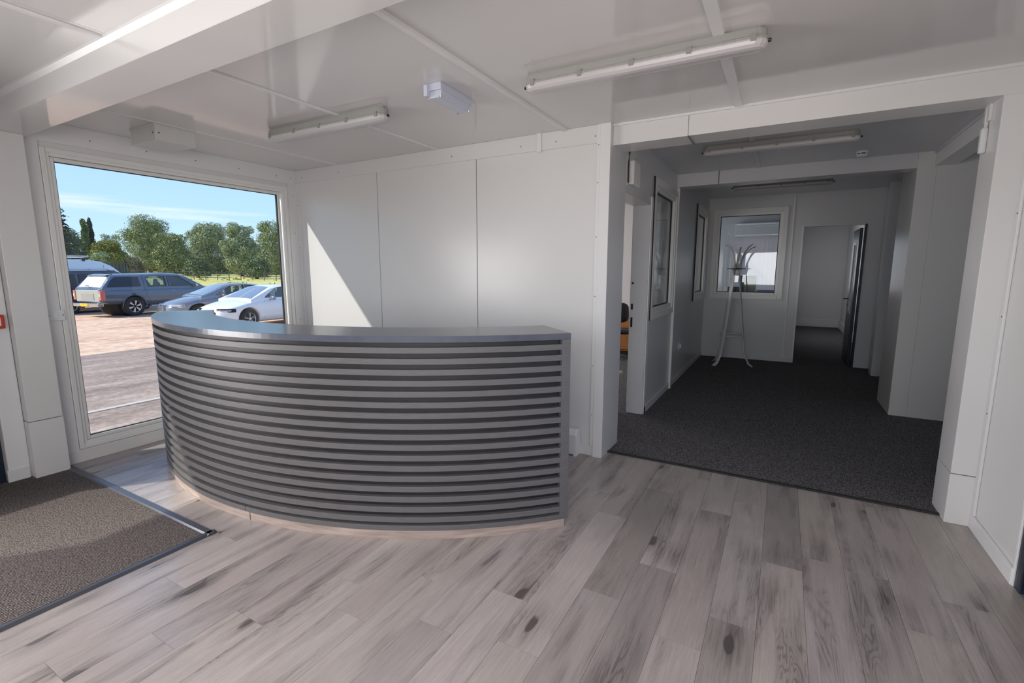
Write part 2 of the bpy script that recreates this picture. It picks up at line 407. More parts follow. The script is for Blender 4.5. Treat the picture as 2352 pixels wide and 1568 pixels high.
# pillar under the beam
pi = struct('pillar_left', B(XW, -4.622, 1.178, 1.368, .424, HH), 'wall', bevel=.004)
B(XW, -4.620, 1.176, 1.370, 0, .42).build('boxing_panel', 'wall', pi, bevel=.003)
struct('trim_6', B(XW, XW+.045, 1.06, 1.176, 0, HH), 'trim', bevel=.008)
struct('baseboard_door', B(XW+.04, XW+.056, 1.05, 1.165, 0, .09), 'wall', bevel=.003)
# glazed entrance door in the nearer bay (its dark frame just shows at the left edge)
d1 = struct('door_1', B(XW-.10, XW+.02, .985, 1.05, .0, 2.15), 'navy', bevel=.004)
B(XW-.10, XW+.02, -1.0, -.94, 0, 2.15).build('door_frame', 'navy', d1)
B(XW-.10, XW+.02, -.94, .985, 2.09, 2.15).build('door_frame', 'navy', d1)
B(XW-.06, XW-.02, .42, .985, .01, 2.09).build('door_leaf', 'navy', d1)
B(XW-.06, XW-.02, -.94, .42, .01, .84).build('door_leaf', 'navy', d1)
B(XW-.06, XW-.02, -.94, .42, 1.90, 2.09).build('door_leaf', 'navy', d1)
B(XW-.045, XW-.040, -.94, .42, .84, 1.90).build('pane', 'glass', d1)
B(XW-.10, XW+.02, -.94, .985, -.03, .018).build('threshold', 'navy', d1)
# ---- back wall of the lobby: three panels with recessed joints
wb = struct('wall_back', B(XW, XA+.06, YB+.004, 3.70, 0, H+.06), 'core')
px_ = [XW, -3.539, -2.374, XA+.02]
for a, b in zip(px_, px_[1:]):
    B(a+.0035, b-.0035, YB-.002, YB+.02, .0, H).build('wall_panel', 'wall', wb, bevel=.003)
co = struct('trim_7', B(XW, XA+.01, YB-.016, YB, HC, H), 'wall', bevel=.003)
for x in (-4.62, -4.05, -2.62, -1.93, -1.62, -1.30):
    MB().lathe([(.005, 0), (.005, -.002), (.002, -.003)], 8, 'y', (x, YB-.016, HC+.05)).build('screw', 'screw', co)
B(-1.785, -1.745, YB-.028, YB-.016, HC-.012, H).build('cover_strip', 'trim', co, bevel=.002)
cc = struct('trim_8', B(XW, XW+.045, YB-.014, YB, .1, HC), 'trim', bevel=.003)
for z in (.6, 1.2, 1.75, 2.2):
    MB().lathe([(.004, 0), (.004, -.002), (.002, -.003)], 8, 'y', (XW+.03, YB-.014, z)).build('screw', 'screw', cc)
struct('baseboard_back', B(XW, XA, YB-.014, YB, 0, .085), 'wall', bevel=.003)
# left jamb of the corridor opening
ja = struct('pillar_jamb_left', B(XA, XJ, 3.572, 3.985, 0, HD), 'wall_dim', bevel=.003)
B(XA-.004, XJ+.002, 3.560, 3.574, 0, H).build('jamb_cover', 'trim', ja, bevel=.002)
jt = struct('trim_9', B(XA-.032, XA-.004, YB-.022, YB, .085, H), 'trim', bevel=.004)
for z in (.35, .75, 1.3, 1.75, 2.15, 2.42):
    MB().lathe([(.004, 0), (.004, -.002), (.002, -.003)], 8, 'y', (XA-.018, YB-.022, z)).build('screw', 'screw', jt)

# ---- header and right jamb of the corridor opening
hd = struct('header', B(XJ, XR+.1, 3.640, 3.88, HH, HD), 'wall')
B(XJ, -.652, 3.628, 3.642, HH-.002, H).build('header_panel', 'wall', hd, bevel=.002)
B(-.648, XR, 3.628, 3.642, HH-.002, H).build('header_panel', 'wall', hd, bevel=.002)
B(-.653, -.645, 3.625, 3.885, HH-.006, HH+.001).build('joint_strip', 'core', hd)
struct('trim_10', B(XJ, XR, 3.612, 3.632, H-.016, H+.001), 'trim', bevel=.003)
jr = struct('pillar_jamb_right', B(.945, XR, 3.632, 3.90, .31, HD), 'wall', bevel=.003)
B(.943, XR, 3.630, 3.90, 0, .306).build('boxing_panel', 'wall', jr, bevel=.003)
struct('wall_stub', B(1.06, 1.14, 3.90, 4.38, 0, HD), 'wall', bevel=.004)

# ---- right wall of the lobby with the dark door
wr = struct('wall_right', B(XR, XR+.12, 3.03, 3.90, 0, H), 'wall')
B(XR, XR+.12, YN-.1, .3, 0, H).build('wall_panel', 'wall', wr)
B(XR, XR+.12, .3, 3.03, 2.16, H).build('wall_panel', 'wall', wr)
struct('baseboard_right', B(XR-.016, XR, 3.02, 3.632, 0, .085), 'trim', bevel=.004)
rt_ = struct('trim_11', B(XR-.014, XR, 3.585, 3.632, .085, H), 'trim', bevel=.004)
for z in (.7, 1.25, 1.8, 2.3):
    MB().lathe([(.004, 0), (.004, -.002), (.002, -.003)], 8, 'x', (XR-.014, 3.60, z)).build('screw', 'screw', rt_)
struct('trim_12', B(XR-.010, XR, 3.012, 3.035, 0, 2.18), 'trim', bevel=.003)
d2 = struct('door_2', B(XR-.004, XR+.07, 2.95, 3.012, 0, 2.15), 'navy', bevel=.004)
B(XR-.004, XR+.07, .30, .36, 0, 2.15).build('door_frame', 'navy', d2)
B(XR-.004, XR+.07, .36, 2.95, 2.09, 2.15).build('door_frame', 'navy', d2)
B(XR+.02, XR+.06, .36, 2.95, 0, .9).build('door_panel', 'navy', d2)
B(XR+.03, XR+.036, .36, 2.95, .9, 2.09).build('pane', 'glass', d2)

# ---- wall behind the camera, with an unseen window put in to admit light
wn = struct('wall_near', B(XW-.1, -2.0, YN-.12, YN, 0, H), 'wall')
B(.9, XR+.1, YN-.12, YN, 0, H).build('wall_panel', 'wall', wn)
B(-2.0, .9, YN-.12, YN, 0, .9).build('wall_panel', 'wall', wn)
B(-2.0, .9, YN-.12, YN, 2.2, H).build('wall_panel', 'wall', wn)
w2 = struct('window_2', MB(), 'upvc')
mb = MB().box(-2.0, -1.93, YN-.1, YN+.01, .9, 2.2).box(.83, .9, YN-.1, YN+.01, .9, 2.2).box(-1.93, .83, YN-.1, YN+.01, .9, .97).box(-1.93, .83, YN-.1, YN+.01, 2.13, 2.2)
mb.build('window_frame', 'upvc', w2, bevel=.005)
B(-1.93, .83, YN-.05, YN-.044, .97, 2.13).build('pane', 'glass', w2)

# ------------------------------------------------------------------ corridor
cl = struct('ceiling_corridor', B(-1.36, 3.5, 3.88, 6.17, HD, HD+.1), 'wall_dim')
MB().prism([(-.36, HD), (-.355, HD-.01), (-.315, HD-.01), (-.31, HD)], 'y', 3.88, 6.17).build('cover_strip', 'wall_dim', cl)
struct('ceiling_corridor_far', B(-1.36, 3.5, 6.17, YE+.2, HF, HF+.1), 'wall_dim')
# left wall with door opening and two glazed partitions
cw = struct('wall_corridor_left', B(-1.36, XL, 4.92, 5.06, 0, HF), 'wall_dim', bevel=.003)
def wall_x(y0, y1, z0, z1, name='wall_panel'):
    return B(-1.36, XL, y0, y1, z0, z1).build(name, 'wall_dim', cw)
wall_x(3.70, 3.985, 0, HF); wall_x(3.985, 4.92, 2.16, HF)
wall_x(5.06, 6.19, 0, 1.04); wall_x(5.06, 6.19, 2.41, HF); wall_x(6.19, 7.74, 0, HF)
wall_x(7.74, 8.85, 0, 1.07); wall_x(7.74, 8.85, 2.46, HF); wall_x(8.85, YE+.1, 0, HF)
def partition_window(n, y0, y1, z0, z1):
    w = struct('window_%d' % n, MB(), 'upvc')
    ring(MB(), -1.375, XL+.020, y0, y1, z0, z1, .075).build('window_frame', 'upvc', w, bevel=.004)
    ring(MB(), -1.36, XL+.010, y0+.07, y1-.07, z0+.07, z1-.07, .055).build('glazing_bead', 'upvc', w, bevel=.006)
    ring(MB(), -1.245, -1.225, y0+.125, y1-.125, z0+.125, z1-.125, .010).build('gasket', 'gasket', w)
    B(XL, XL+.018, y0-.010, y0-.001, z0, z1).build('gasket', 'gasket', w)
    B(-1.238, -1.232, y0+.13, y1-.13, z0+.13, z1-.13).build('pane', 'glass_in', w)
partition_window(3, 5.03, 6.20, .98, 2.43)
partition_window(4, 7.74, 8.86, 1.03, 2.48)
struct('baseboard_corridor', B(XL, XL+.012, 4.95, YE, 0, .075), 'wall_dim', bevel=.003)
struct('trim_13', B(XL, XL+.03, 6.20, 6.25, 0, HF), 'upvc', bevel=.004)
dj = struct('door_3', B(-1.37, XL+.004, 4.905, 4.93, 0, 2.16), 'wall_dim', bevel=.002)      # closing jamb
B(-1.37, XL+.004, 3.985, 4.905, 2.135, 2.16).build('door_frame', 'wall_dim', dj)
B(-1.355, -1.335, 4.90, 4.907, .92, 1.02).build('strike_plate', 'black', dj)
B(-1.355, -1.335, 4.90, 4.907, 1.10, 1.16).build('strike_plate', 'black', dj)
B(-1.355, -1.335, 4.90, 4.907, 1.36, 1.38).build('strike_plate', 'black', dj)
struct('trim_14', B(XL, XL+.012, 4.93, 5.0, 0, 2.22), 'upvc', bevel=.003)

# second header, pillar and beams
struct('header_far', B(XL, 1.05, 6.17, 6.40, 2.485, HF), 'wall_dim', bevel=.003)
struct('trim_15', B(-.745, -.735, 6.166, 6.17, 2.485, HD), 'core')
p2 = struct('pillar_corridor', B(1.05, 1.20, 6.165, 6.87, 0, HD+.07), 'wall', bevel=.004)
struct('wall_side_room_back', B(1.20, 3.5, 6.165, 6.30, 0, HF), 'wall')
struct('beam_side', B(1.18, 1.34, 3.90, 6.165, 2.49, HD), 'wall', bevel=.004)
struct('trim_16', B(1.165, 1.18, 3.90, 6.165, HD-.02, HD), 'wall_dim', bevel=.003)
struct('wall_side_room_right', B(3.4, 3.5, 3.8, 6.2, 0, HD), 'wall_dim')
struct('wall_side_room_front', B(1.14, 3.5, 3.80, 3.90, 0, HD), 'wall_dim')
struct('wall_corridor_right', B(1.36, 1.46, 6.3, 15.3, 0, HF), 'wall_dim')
struct('pillar_corridor_far', B(1.18, 1.37, 8.40, 8.62, 0, HF), 'wall_dim', bevel=.004)

# end wall with window and doorway
we = struct('wall_end', B(-1.36, -1.1, YE, YE+.10, 0, HF), 'wall_dim')
for a in ((-1.1, -.03, 0, 1.04), (-1.1, -.03, 2.49, HF), (-.03, .215, 0, HF), (.215, 1.03, 2.18, HF), (1.03, 1.40, 0, HF)):
    B(a[0], a[1], YE, YE+.10, a[2], a[3]).build('wall_panel', 'wall_dim', we)
w5 = struct('window_5', MB(), 'upvc')
def ring_y(ya, yb, x0, x1, z0, z1, t):
    return MB().box(x0, x0+t, ya, yb, z0, z1).box(x1-t, x1, ya, yb, z0, z1).box(x0+t, x1-t, ya, yb, z0, z0+t).box(x0+t, x1-t, ya, yb, z1-t, z1)
ring_y(YE-.02, YE+.11, -1.12, -.01, 1.02, 2.51, .075).build('window_frame', 'upvc', w5, bevel=.004)
ring_y(YE-.008, YE+.10, -1.05, -.08, 1.09, 2.44, .045).build('glazing_bead', 'upvc', w5, bevel=.005)
ring_y(YE+.0, YE+.02, -1.006, -.124, 1.134, 2.396, .010).build('gasket', 'gasket', w5)
B(-1.0, -.13, YE+.03, YE+.036, 1.14, 2.39).build('pane', 'glass_in', w5)
bb = struct('baseboard_end', B(XL, .215, YE-.014, YE, 0, .08), 'wall_dim', bevel=.003)
MB().lathe([(.008, 0), (.008, -.003), (.003, -.004)], 8, 'y', (.17, YE-.014, .05)).build('screw', 'chrome', bb)
struct('trim_17', B(.055, .075, YE-.012, YE, .08, HF), 'upvc', bevel=.003)
struct('trim_18', B(.19, .218, YE-.008, YE+.104, 0, 2.19), 'upvc', bevel=.002)
# open dark door
d4 = thing('passage_door', 'dark navy open door with narrow glazed panel in the end doorway', 'door', (1.0, 9.12, 0))
mb = MB().box(.955, .998, 9.12, 9.34, .01, 2.14).box(.955, .998, 9.62, 9.86, .01, 2.14).box(.955, .998, 9.34, 9.62, .01, .82).box(.955, .998, 9.34, 9.62, 1.92, 2.14)
mb.build('door_leaf', 'navy', d4, bevel=.002)
ring(MB(), .948, 1.004, 9.33, 9.63, .81, 1.93, .03).build('glazing_frame', 'upvc', d4)
B(.974, .979, 9.35, 9.61, .83, 1.91).build('pane', 'glass_in', d4)
h_ = MB().tube([(.955, 9.80, 1.03), (.90, 9.80, 1.03), (.895, 9.79, 1.03), (.895, 9.68, 1.03)], .009).build('door_handle', 'black', d4, smooth=True)
MB().lathe([(.022, 0), (.022, -.008)], 14, 'x', (.955, 9.80, .93)).build('lock', 'chrome', d4)
struct('trim_19', B(1.005, 1.03, YE-.008, YE+.104, 0, 2.19), 'navy', bevel=.002)
# passage and room beyond
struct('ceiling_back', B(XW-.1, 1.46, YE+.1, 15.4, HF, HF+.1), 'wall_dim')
struct('wall_passage_end', B(.1, 1.46, 15.2, 15.3, 0, HF), 'wall')
struct('baseboard_passage', B(.1, 1.36, 15.17, 15.2, 0, .20), 'trim', bevel=.006)
struct('baseboard_passage_right', B(1.33, 1.36, 10.6, 15.18, 0, .20), 'trim', bevel=.006)
pl_ = struct('wall_passage_left', B(.06, .16, YE+.1, 11.6, 0, HF), 'wall_dim')
B(.06, .16, 13.6, 15.3, 0, HF).build('wall_panel', 'wall_dim', pl_)
B(.06, .16, 11.6, 13.6, 0, 1.0).build('wall_panel', 'wall_dim', pl_)
B(.06, .16, 11.6, 13.6, 2.2, HF).build('wall_panel', 'wall_dim', pl_)
wo_ = struct('wall_back_room', B(XW, -1.0, 12.0, 12.1, 0, HF), 'wall_dim')
B(-1.0, -.05, 12.0, 12.1, 0, .93).build('wall_panel', 'wall_dim', wo_)
B(-1.0, -.05, 12.0, 12.1, 2.26, HF).build('wall_panel', 'wall_dim', wo_)
B(-.05, .06, 12.0, 12.1, 0, HF).build('wall_panel', 'wall_dim', wo_)
w6 = struct('window_6', MB(), 'upvc')
ring_y(12.0, 12.09, -1.0, -.05, .93, 2.26, .05).build('window_frame', 'upvc', w6)
B(-.95, -.10, 12.05, 12.056, .98, 2.21).build('pane', 'glass', w6)
# vertical blind
vb = thing('vertical_blind', 'pale blue-lit vertical blind behind the coat stand window', 'blind', (-.5, 11.9, 1.0))
B(-1.02, -.05, 11.86, 11.96, 2.22, 2.52).build('headrail', 'plastic', vb, bevel=.01)
for i in range(11):
    x = -.97+i*.083
    a = R((12, 30, 20)[i % 3])
    dx, dy = .050*math.cos(a), .050*math.sin(a)
    MB().prism([(x-dx, 11.91-dy), (x+dx, 11.91+dy), (x+dx, 11.913+dy), (x-dx, 11.913-dy)], 'z', 1.0, 2.22).build('blind_slat', 'blind', vb)

# office seen through the left doorway
struct('wall_office_far', B(XW, -1.36, YE, YE+.1, 0, HF), 'wall')
struct('ceiling_office', B(XW-.1, -1.36, 3.7, YE+.1, HF, HF+.1), 'wall')
wof = struct('wall_office_left', B(XW-.12, XW, 3.9, 5.5, 0, HF), 'wall')
for a in ((7.7, 12.1, 0, HF), (5.5, 7.7, 0, 1.0), (5.5, 7.7, 2.2, HF)):
    B(XW-.12, XW, a[0], a[1], a[2], a[3]).build('wall_panel', 'wall', wof)
cb = thing('wooden_cabinet', 'orange-brown wooden cabinet seen through the office doorway', 'cabinet', (-2.45, 8.7, 0))
B(-3.1, -2.05, 8.50, 8.95, .05, .70).build('body', 'orange', cb, bevel=.004)
B(-3.12, -2.03, 8.48, 8.96, .70, .735).build('top', 'lightwood', cb, bevel=.004)
B(-3.08, -2.58, 8.482, 8.50, .08, .68).build('door', 'orange', cb, bevel=.004)
B(-2.57, -2.07, 8.482, 8.50, .08, .68).build('door', 'orange', cb, bevel=.004)
B(-3.06, -2.09, 8.53, 8.9, 0, .05).build('plinth', 'black', cb)
ch = thing('office_chair', 'black office chair in front of the orange-brown cabinet', 'chair', (-2.52, 8.05, 0))
mb = MB()
def blob(mb, c, s, n=12, m_=8):
    k = len(mb.v)
    for i in range(m_+1):
        t = math.pi*i/m_
        for j in range(n):
            p = 2*math.pi*j/n; ex = .55
            f = lambda q: math.copysign(abs(q)**ex, q)
            mb.v.append((c[0]+s[0]*f(math.sin(t))*f(math.cos(p)), c[1]+s[1]*f(math.sin(t))*f(math.sin(p)), c[2]+s[2]*f(math.cos(t))))
    for i in range(m_):
        for j in range(n):
            q = (j+1) % n; mb.f.append((k+i*n+j, k+i*n+q, k+(i+1)*n+q, k+(i+1)*n+j))
    return mb
blob(MB(), (-2.41, 8.05, .47), (.24, .23, .045)).build('seat', 'black', ch, smooth=True)
blob(MB(), (-2.41, 7.86, .80), (.21, .04, .17)).build('backrest', 'black', ch, smooth=True)
MB().tube([(-2.41, 7.95, .45), (-2.41, 7.84, .50), (-2.41, 7.83, .75)], .018).build('back_bar', 'black', ch)
MB().tube([(-2.41, 8.05, .09), (-2.41, 8.05, .44)], .025).build('gas_column', 'black', ch)
for i in range(5):
    a = i*2*math.pi/5
    l = MB().tube([(-2.41, 8.05, .10), (-2.41+.27*math.cos(a), 8.05+.27*math.sin(a), .07)], [.025, .015]).build('leg', 'black', ch)
    blob(MB(), (-2.41+.27*math.cos(a), 8.05+.27*math.sin(a), .033), (.022, .022, .028)).build('castor', 'black', l)
tb = thing('low_table', 'light wooden low table corner behind the left jamb', 'table', (-1.75, 5.05, 0))
B(-2.05, -1.402, 4.45, 4.87, .43, .455).build('table_top', 'lightwood', tb, bevel=.003)
for sx in (-2.02, -1.45):
    for sy in (4.49, 4.83):
        MB().tube([(sx, sy, 0.004), (sx, sy, .43)], .018).build('leg', 'lightwood', tb)

# room behind the end window: desk with monitor and boxes
dk = thing('back_room_desk', 'dark desk under the blind in the room beyond the end window', 'desk', (-.7, 10.9, 0))
B(-1.25, -.15, 10.6, 11.3, .72, .75).build('desk_top', 'monitor', dk)
for x in (-1.22, -.19):
    B(x-.02, x+.02, 10.62, 11.28, .004, .72).build('leg', 'black', dk)
mo = thing('computer_monitor', 'black computer monitor seen low in the end window', 'monitor', (-.8, 10.8, .75))
B(-1.0, -.52, 10.78, 10.81, .86, 1.17).build('screen', 'monitor', mo, bevel=.005)
B(-.78, -.74, 10.81, 10.84, .76, 1.0).build('stand', 'black', mo); B(-.86, -.66, 10.74, 10.92, .75, .765).build('foot', 'black', mo)
bx = thing('storage_box', 'grey-green box standing beside the black computer monitor', 'box', (-.55, 11.15, .75))
B(-.80, -.50, 10.95, 11.25, .75, 1.36).build('box_body', 'card', bx, bevel=.004)
B(-.805, -.495, 10.945, 11.255, 1.33, 1.39).build('lid', 'card', bx, bevel=.004)
bn = thing('blue_crate', 'blue crate at the foot of the pale vertical blind', 'crate', (-.3, 11.1, .75))
mb = MB().box(-.46, -.17, 10.9, 10.915, .75, 1.10).box(-.46, -.17, 11.205, 11.22, .75, 1.10).box(-.46, -.445, 10.915, 11.205, .75, 1.10).box(-.185, -.17, 10.915, 11.205, .75, 1.10).box(-.445, -.185, 10.915, 11.205, .75, .765)
mb.build('crate_body', 'blue', bn)
B(-.475, -.155, 10.885, 10.90, 1.07, 1.10).build('crate_rim', 'blue', bn); B(-.475, -.155, 11.22, 11.235, 1.07, 1.10).build('crate_rim', 'blue', bn)

# coat stand
cs = thing('coat_stand', 'white bentwood coat stand on the dark carpet by the end window', 'coat stand', (-.66, 8.30, .004))
cx, cy = -.66, 8.30
for a in (228, 350, 147):
    c_, s_ = math.cos(R(a)), math.sin(R(a))
    prof = [(.33, .008), (.27, .05), (.215, .17), (.18, .38), (.135, .75), (.085, 1.15), (.055, 1.40), (.045, 1.52), (.06, 1.64), (.10, 1.76), (.16, 1.86), (.215, 1.895)]
    MB().tube([(cx+c_*r, cy+s_*r, z) for r, z in prof], [.020]*10+[.017, .013], 8, flat=(1.9, .45)).build('bentwood_leg', 'coat', cs, smooth=True)
for a in (30, 85):
    c_, s_ = math.cos(R(a)), math.sin(R(a))
    prof = [(.03, 1.42), (.04, 1.52), (.06, 1.62), (.12, 1.74), (.20, 1.83), (.27, 1.86)]
    MB().tube([(cx+c_*r, cy+s_*r, z) for r, z in prof], [.017]*4+[.015, .012], 8, flat=(1.15, .6)).build('hook', 'coat', cs, smooth=True)
def ringbar(r, z, t):
    pts = [(cx+r*math.cos(a), cy+r*math.sin(a), z) for a in [2*math.pi*i/24 for i in range(25)]]
    return MB().tube(pts, t, 6, caps=False)
ringbar(.065, 1.52, .008).build('upper_ring', 'black', cs, smooth=True)
MB().tube([(cx-.13, cy-.05, 1.525), (cx+.13, cy-.02, 1.525)], .006).build('cross_pin', 'black', cs)
ringbar(.175, .48, .011).build('lower_ring', 'coat', cs, smooth=True)

# ------------------------------------------------------------------ light fittings
def fluorescent(L):
    """local: length along x, top at z=0"""
    r = thing('fluorescent_light', '', 'light')
    def stadium(w, l, n=6):
        pts = []
        for cx_, a0 in ((l/2-w/2, -90), (-l/2+w/2, 90)):
            for i in range(n+1):
                a = R(a0+180*i/n); pts.append((cx_+w/2*math.cos(a), w/2*math.sin(a)))
        return pts
    def loft(levels):
        mb = MB(); rings = []
        for w, l, z in levels:
            k = len(mb.v); P = stadium(w, l); mb.v += [(p[0], p[1], z) for p in P]; rings.append((k, len(P)))
        for (a, n), (b, _) in zip(rings, rings[1:]):
            for i in range(n):
                j = (i+1) % n; mb.f.append((a+i, a+j, b+j, b+i))
        mb.f.append(tuple(range(rings[0][0], rings[0][0]+rings[0][1]))[::-1])
        mb.f.append(tuple(range(rings[-1][0], rings[-1][0]+rings[-1][1])))
        return mb
    loft([(.060, L-.05, 0), (.060, L-.05, -.008), (.088, L-.02, -.012), (.092, L-.014, -.044), (.104, L, -.048), (.104, L, -.056)]).build('lamp_tray', 'lamp_base', r, world=False)
    loft([(.098, L-.006, -.055), (.100, L-.004, -.064), (.092, L-.014, -.078), (.070, L-.038, -.089), (.035, L-.07, -.093)]).build('diffuser', 'diffuser', r, world=False, smooth=False)
    n = 5 if L > 1.1 else 4
    for i in range(n):
        x = -L/2+.06+(L-.12)*i/(n-1)
        for s in (-1, 1):
            B(x-.011, x+.011, min(s*.046, s*.055), max(s*.046, s*.055), -.068, -.038).build('clip', 'clip', r, world=False)
    for s in (-1, 1):
        MB().lathe([(.008, 0), (.008, .012), (.005, .014)], 10, 'x', (s*(L/2-.004) if s > 0 else -L/2-.010, .0, -.058)).build('end_plug', 'black', r, world=False)
    return r
def put(o, loc, rz, label, group='slim surface-mounted fluorescent lights'):
    o.location = loc; o.rotation_euler = (0, 0, rz); o['label'] = label; o['group'] = group
f1 = fluorescent(1.20); put(f1, (-.735, 2.545, H), R(1), 'largest fluorescent light fitting, on the ceiling nearest the corridor opening')
f2 = copy_tree(f1); put(f2, (-2.955, 2.50, H), R(1), 'white fluorescent light fitting on the lobby ceiling nearest the big window')
f3 = copy_tree(f1); put(f3, (-.14, 4.93, HD), R(1), 'fluorescent light fitting just inside the corridor, beside the smoke detector')
f4 = copy_tree(f1); put(f4, (-.13, 7.65, HF), R(1), 'farthest fluorescent light fitting, in dark bay beyond the corridor header')

# emergency light (bulkhead) on the lobby ceiling
el = thing('emergency_light', 'pale blue-grey rectangular emergency bulkhead light on the lobby ceiling', 'light', (-1.845, 2.51, H))
el.rotation_euler = (0, 0, R(2))
B(-.052, .052, -.17, .17, -.040, 0).build('lamp_base', 'plastic_blue', el, world=False, bevel=.004)
mb = MB(); mb.prism([(-.050, -.040), (-.046, -.066), (-.030, -.080), (.030, -.080), (.046, -.066), (.050, -.040)], 'y', -.160, .150)
mb.build('diffuser', 'plastic_blue', el, world=False, bevel=.003)
B(-.056, -.030, -.19, -.162, -.072, -.010).build('cable_gland', 'plastic_blue', el, world=False, bevel=.003)
for sx in (-.04, .04):
    for sy in (-.155, .145):
        MB().lathe([(.006, -.083), (.006, -.07)], 8, 'z', (sx, sy, 0)).build('screw', 'chrome', el, world=False)

# white heater/terminal box above the window
hb = thing('ceiling_box', 'plain white painted metal box on the ceiling above the big window', 'box', (-4.27, 2.075, H))
B(-4.455, -4.09, 1.935, 2.215, 2.448, H-.004).build('box_casing', 'box', hb, bevel=.003)
B(-4.459, -4.086, 1.931, 2.219, 2.553, H).build('box_flange', 'box', hb, bevel=.002)
MB().lathe([(.006, 0), (.006, .003)], 8, 'x', (-4.09, 1.96, 2.50)).build('screw', 'screw', hb)
MB().lathe([(.006, 0), (.006, -.003)], 8, 'y', (-4.12, 1.935, 2.50)).build('screw', 'screw', hb)

# smoke detector, sensor, junction boxes
sd = thing('smoke_detector', 'round white smoke detector on the corridor ceiling by the second header', 'smoke detector', (.565, 5.85, HD))
MB().lathe([(.052, 0), (.052, -.012), (.050, -.018)], 24, 'z', (.565, 5.85, HD)).build('mounting_base', 'plastic', sd, smooth=True)
MB().lathe([(.036, -.016), (.036, -.032)], 24, 'z', (.565, 5.85, HD)).build('sensor_vent', 'black', sd)
MB().lathe([(.050, -.030), (.048, -.040), (.030, -.052), (.004, -.055)], 24, 'z', (.565, 5.85, HD)).build('detector_head', 'plastic', sd, smooth=True)
for i in range(6):
    a = R(60*i+10); B(-.004, .004, -.004, .004, -.034, -.015).build('vent_rib', 'plastic', sd, world=False).location = (.044*math.cos(a), .044*math.sin(a), 0)
cx_ = thing('ceiling_sensor', 'small white square sensor box on the ceiling just inside the corridor', 'sensor', (-.19, 4.52, HD))
B(-.24, -.14, 4.47, 4.56, HD-.045, HD).build('sensor_body', 'plastic', cx_, bevel=.006)
MB().lathe([(.018, -.052), (.022, -.045)], 16, 'z', (-.19, 4.515, HD)).build('sensor_lens', 'plastic', cx_)
jb = thing('junction_box', 'beige junction box on a white back plate above the office doorway', 'junction box', (XL, 4.2, 2.35))
B(XL, XL+.008, 4.10, 4.33, 2.30, 2.56).build('back_plate', 'wall', jb, bevel=.002)
B(XL, XL+.045, 4.13, 4.34, 2.215, 2.41).build('box_cover', 'upvc', jb, bevel=.012)
B(XL, XL+.012, 4.02, 4.06, 2.19, 2.50).build('trunking', 'upvc', jb, bevel=.002)
MB().tube([(XL+.016, 4.075, 2.56), (XL+.018, 4.08, 2.46), (XL+.017, 4.065, 2.38), (XL+.016, 4.07, 2.22)], .006).build('cable', 'black', jb)
for z in (2.45, 2.54):
    MB().lathe([(.005, .008), (.005, .011)], 8, 'x', (XL, 4.29, z)).build('screw', 'screw', jb)
dr = thing('conduit_box', 'slim white switch box with conduit high on the right jamb', 'junction box', (.945, 3.87, 2.25))
B(.915, .945, 3.80, 3.84, 2.16, 2.30).build('box_cover', 'plastic', dr, bevel=.01)
MB().tube([(.935, 3.82, 2.30), (.935, 3.82, 2.42)], .009).build('conduit', 'plastic', dr, smooth=True)
B(.93, .945, 3.78, 3.86, 2.33, 2.42).build('conduit_cover', 'wall', dr, bevel=.002)
# fire alarm call point
fc = thing('fire_alarm_call_point', 'red fire alarm call point on the wall left of the window pillar', 'alarm', (-4.69, 1.10, 1.145))
B(-4.70, -4.665, 1.050, 1.150, 1.10, 1.195).build('housing', 'red', fc, bevel=.006)
B(-4.666, -4.662, 1.070, 1.130, 1.12, 1.175).build('break_glass', 'plastic', fc, bevel=.002)
B(-4.662, -4.660, 1.092, 1.108, 1.138, 1.156).build('press_mark', 'black', fc)
# spur switch
sw = thing('wall_switch', 'white twin fused switch plate on the wall beside the window', 'switch', (XW+.02, 1.44, 1.165))
B(XW+.014, XW+.026, 1.385, 1.490, 1.125, 1.205).build('switch_plate', 'plastic', sw, bevel=.004)
B(XW+.026, XW+.031, 1.42, 1.445, 1.145, 1.185).build('rocker', 'upvc', sw, bevel=.002)
for y in (1.397, 1.478):
    MB().lathe([(.004, .026), (.004, .029)], 8, 'x', (XW, y, 1.165)).build('screw', 'screw', sw)
# socket on the corridor wall
sk_ = thing('wall_socket', 'small white socket low on the corridor wall below the windows', 'socket', (XL, 6.85, .46))
B(XL, XL+.012, 6.80, 6.89, .42, .51).build('socket_plate', 'plastic', sk_, bevel=.003)
B(XL+.012, XL+.03, 6.83, 6.87, .44, .49).build('plug', 'plastic', sk_, bevel=.004)
# low heater at the foot of the back wall
he = thing('skirting_heater', 'low white heater end at the foot of the back wall behind the desk', 'heater', (-1.9, 3.50, 0))
MB().prism([(3.574, .01), (3.50, .01), (3.50, .17), (3.53, .215), (3.574, .215)], 'x', -2.3, -1.395).build('heater_casing', 'plastic', he, bevel=.003)
MB().prism([(3.574, .0), (3.495, .0), (3.495, .175), (3.53, .222), (3.574, .222)], 'x', -1.395, -1.37).build('end_cap', 'upvc', he, bevel=.002)
MB().prism([(3.574, .0), (3.495, .0), (3.495, .175), (3.53, .222), (3.574, .222)], 'x', -2.325, -2.3).build('end_cap', 'upvc', he, bevel=.002)

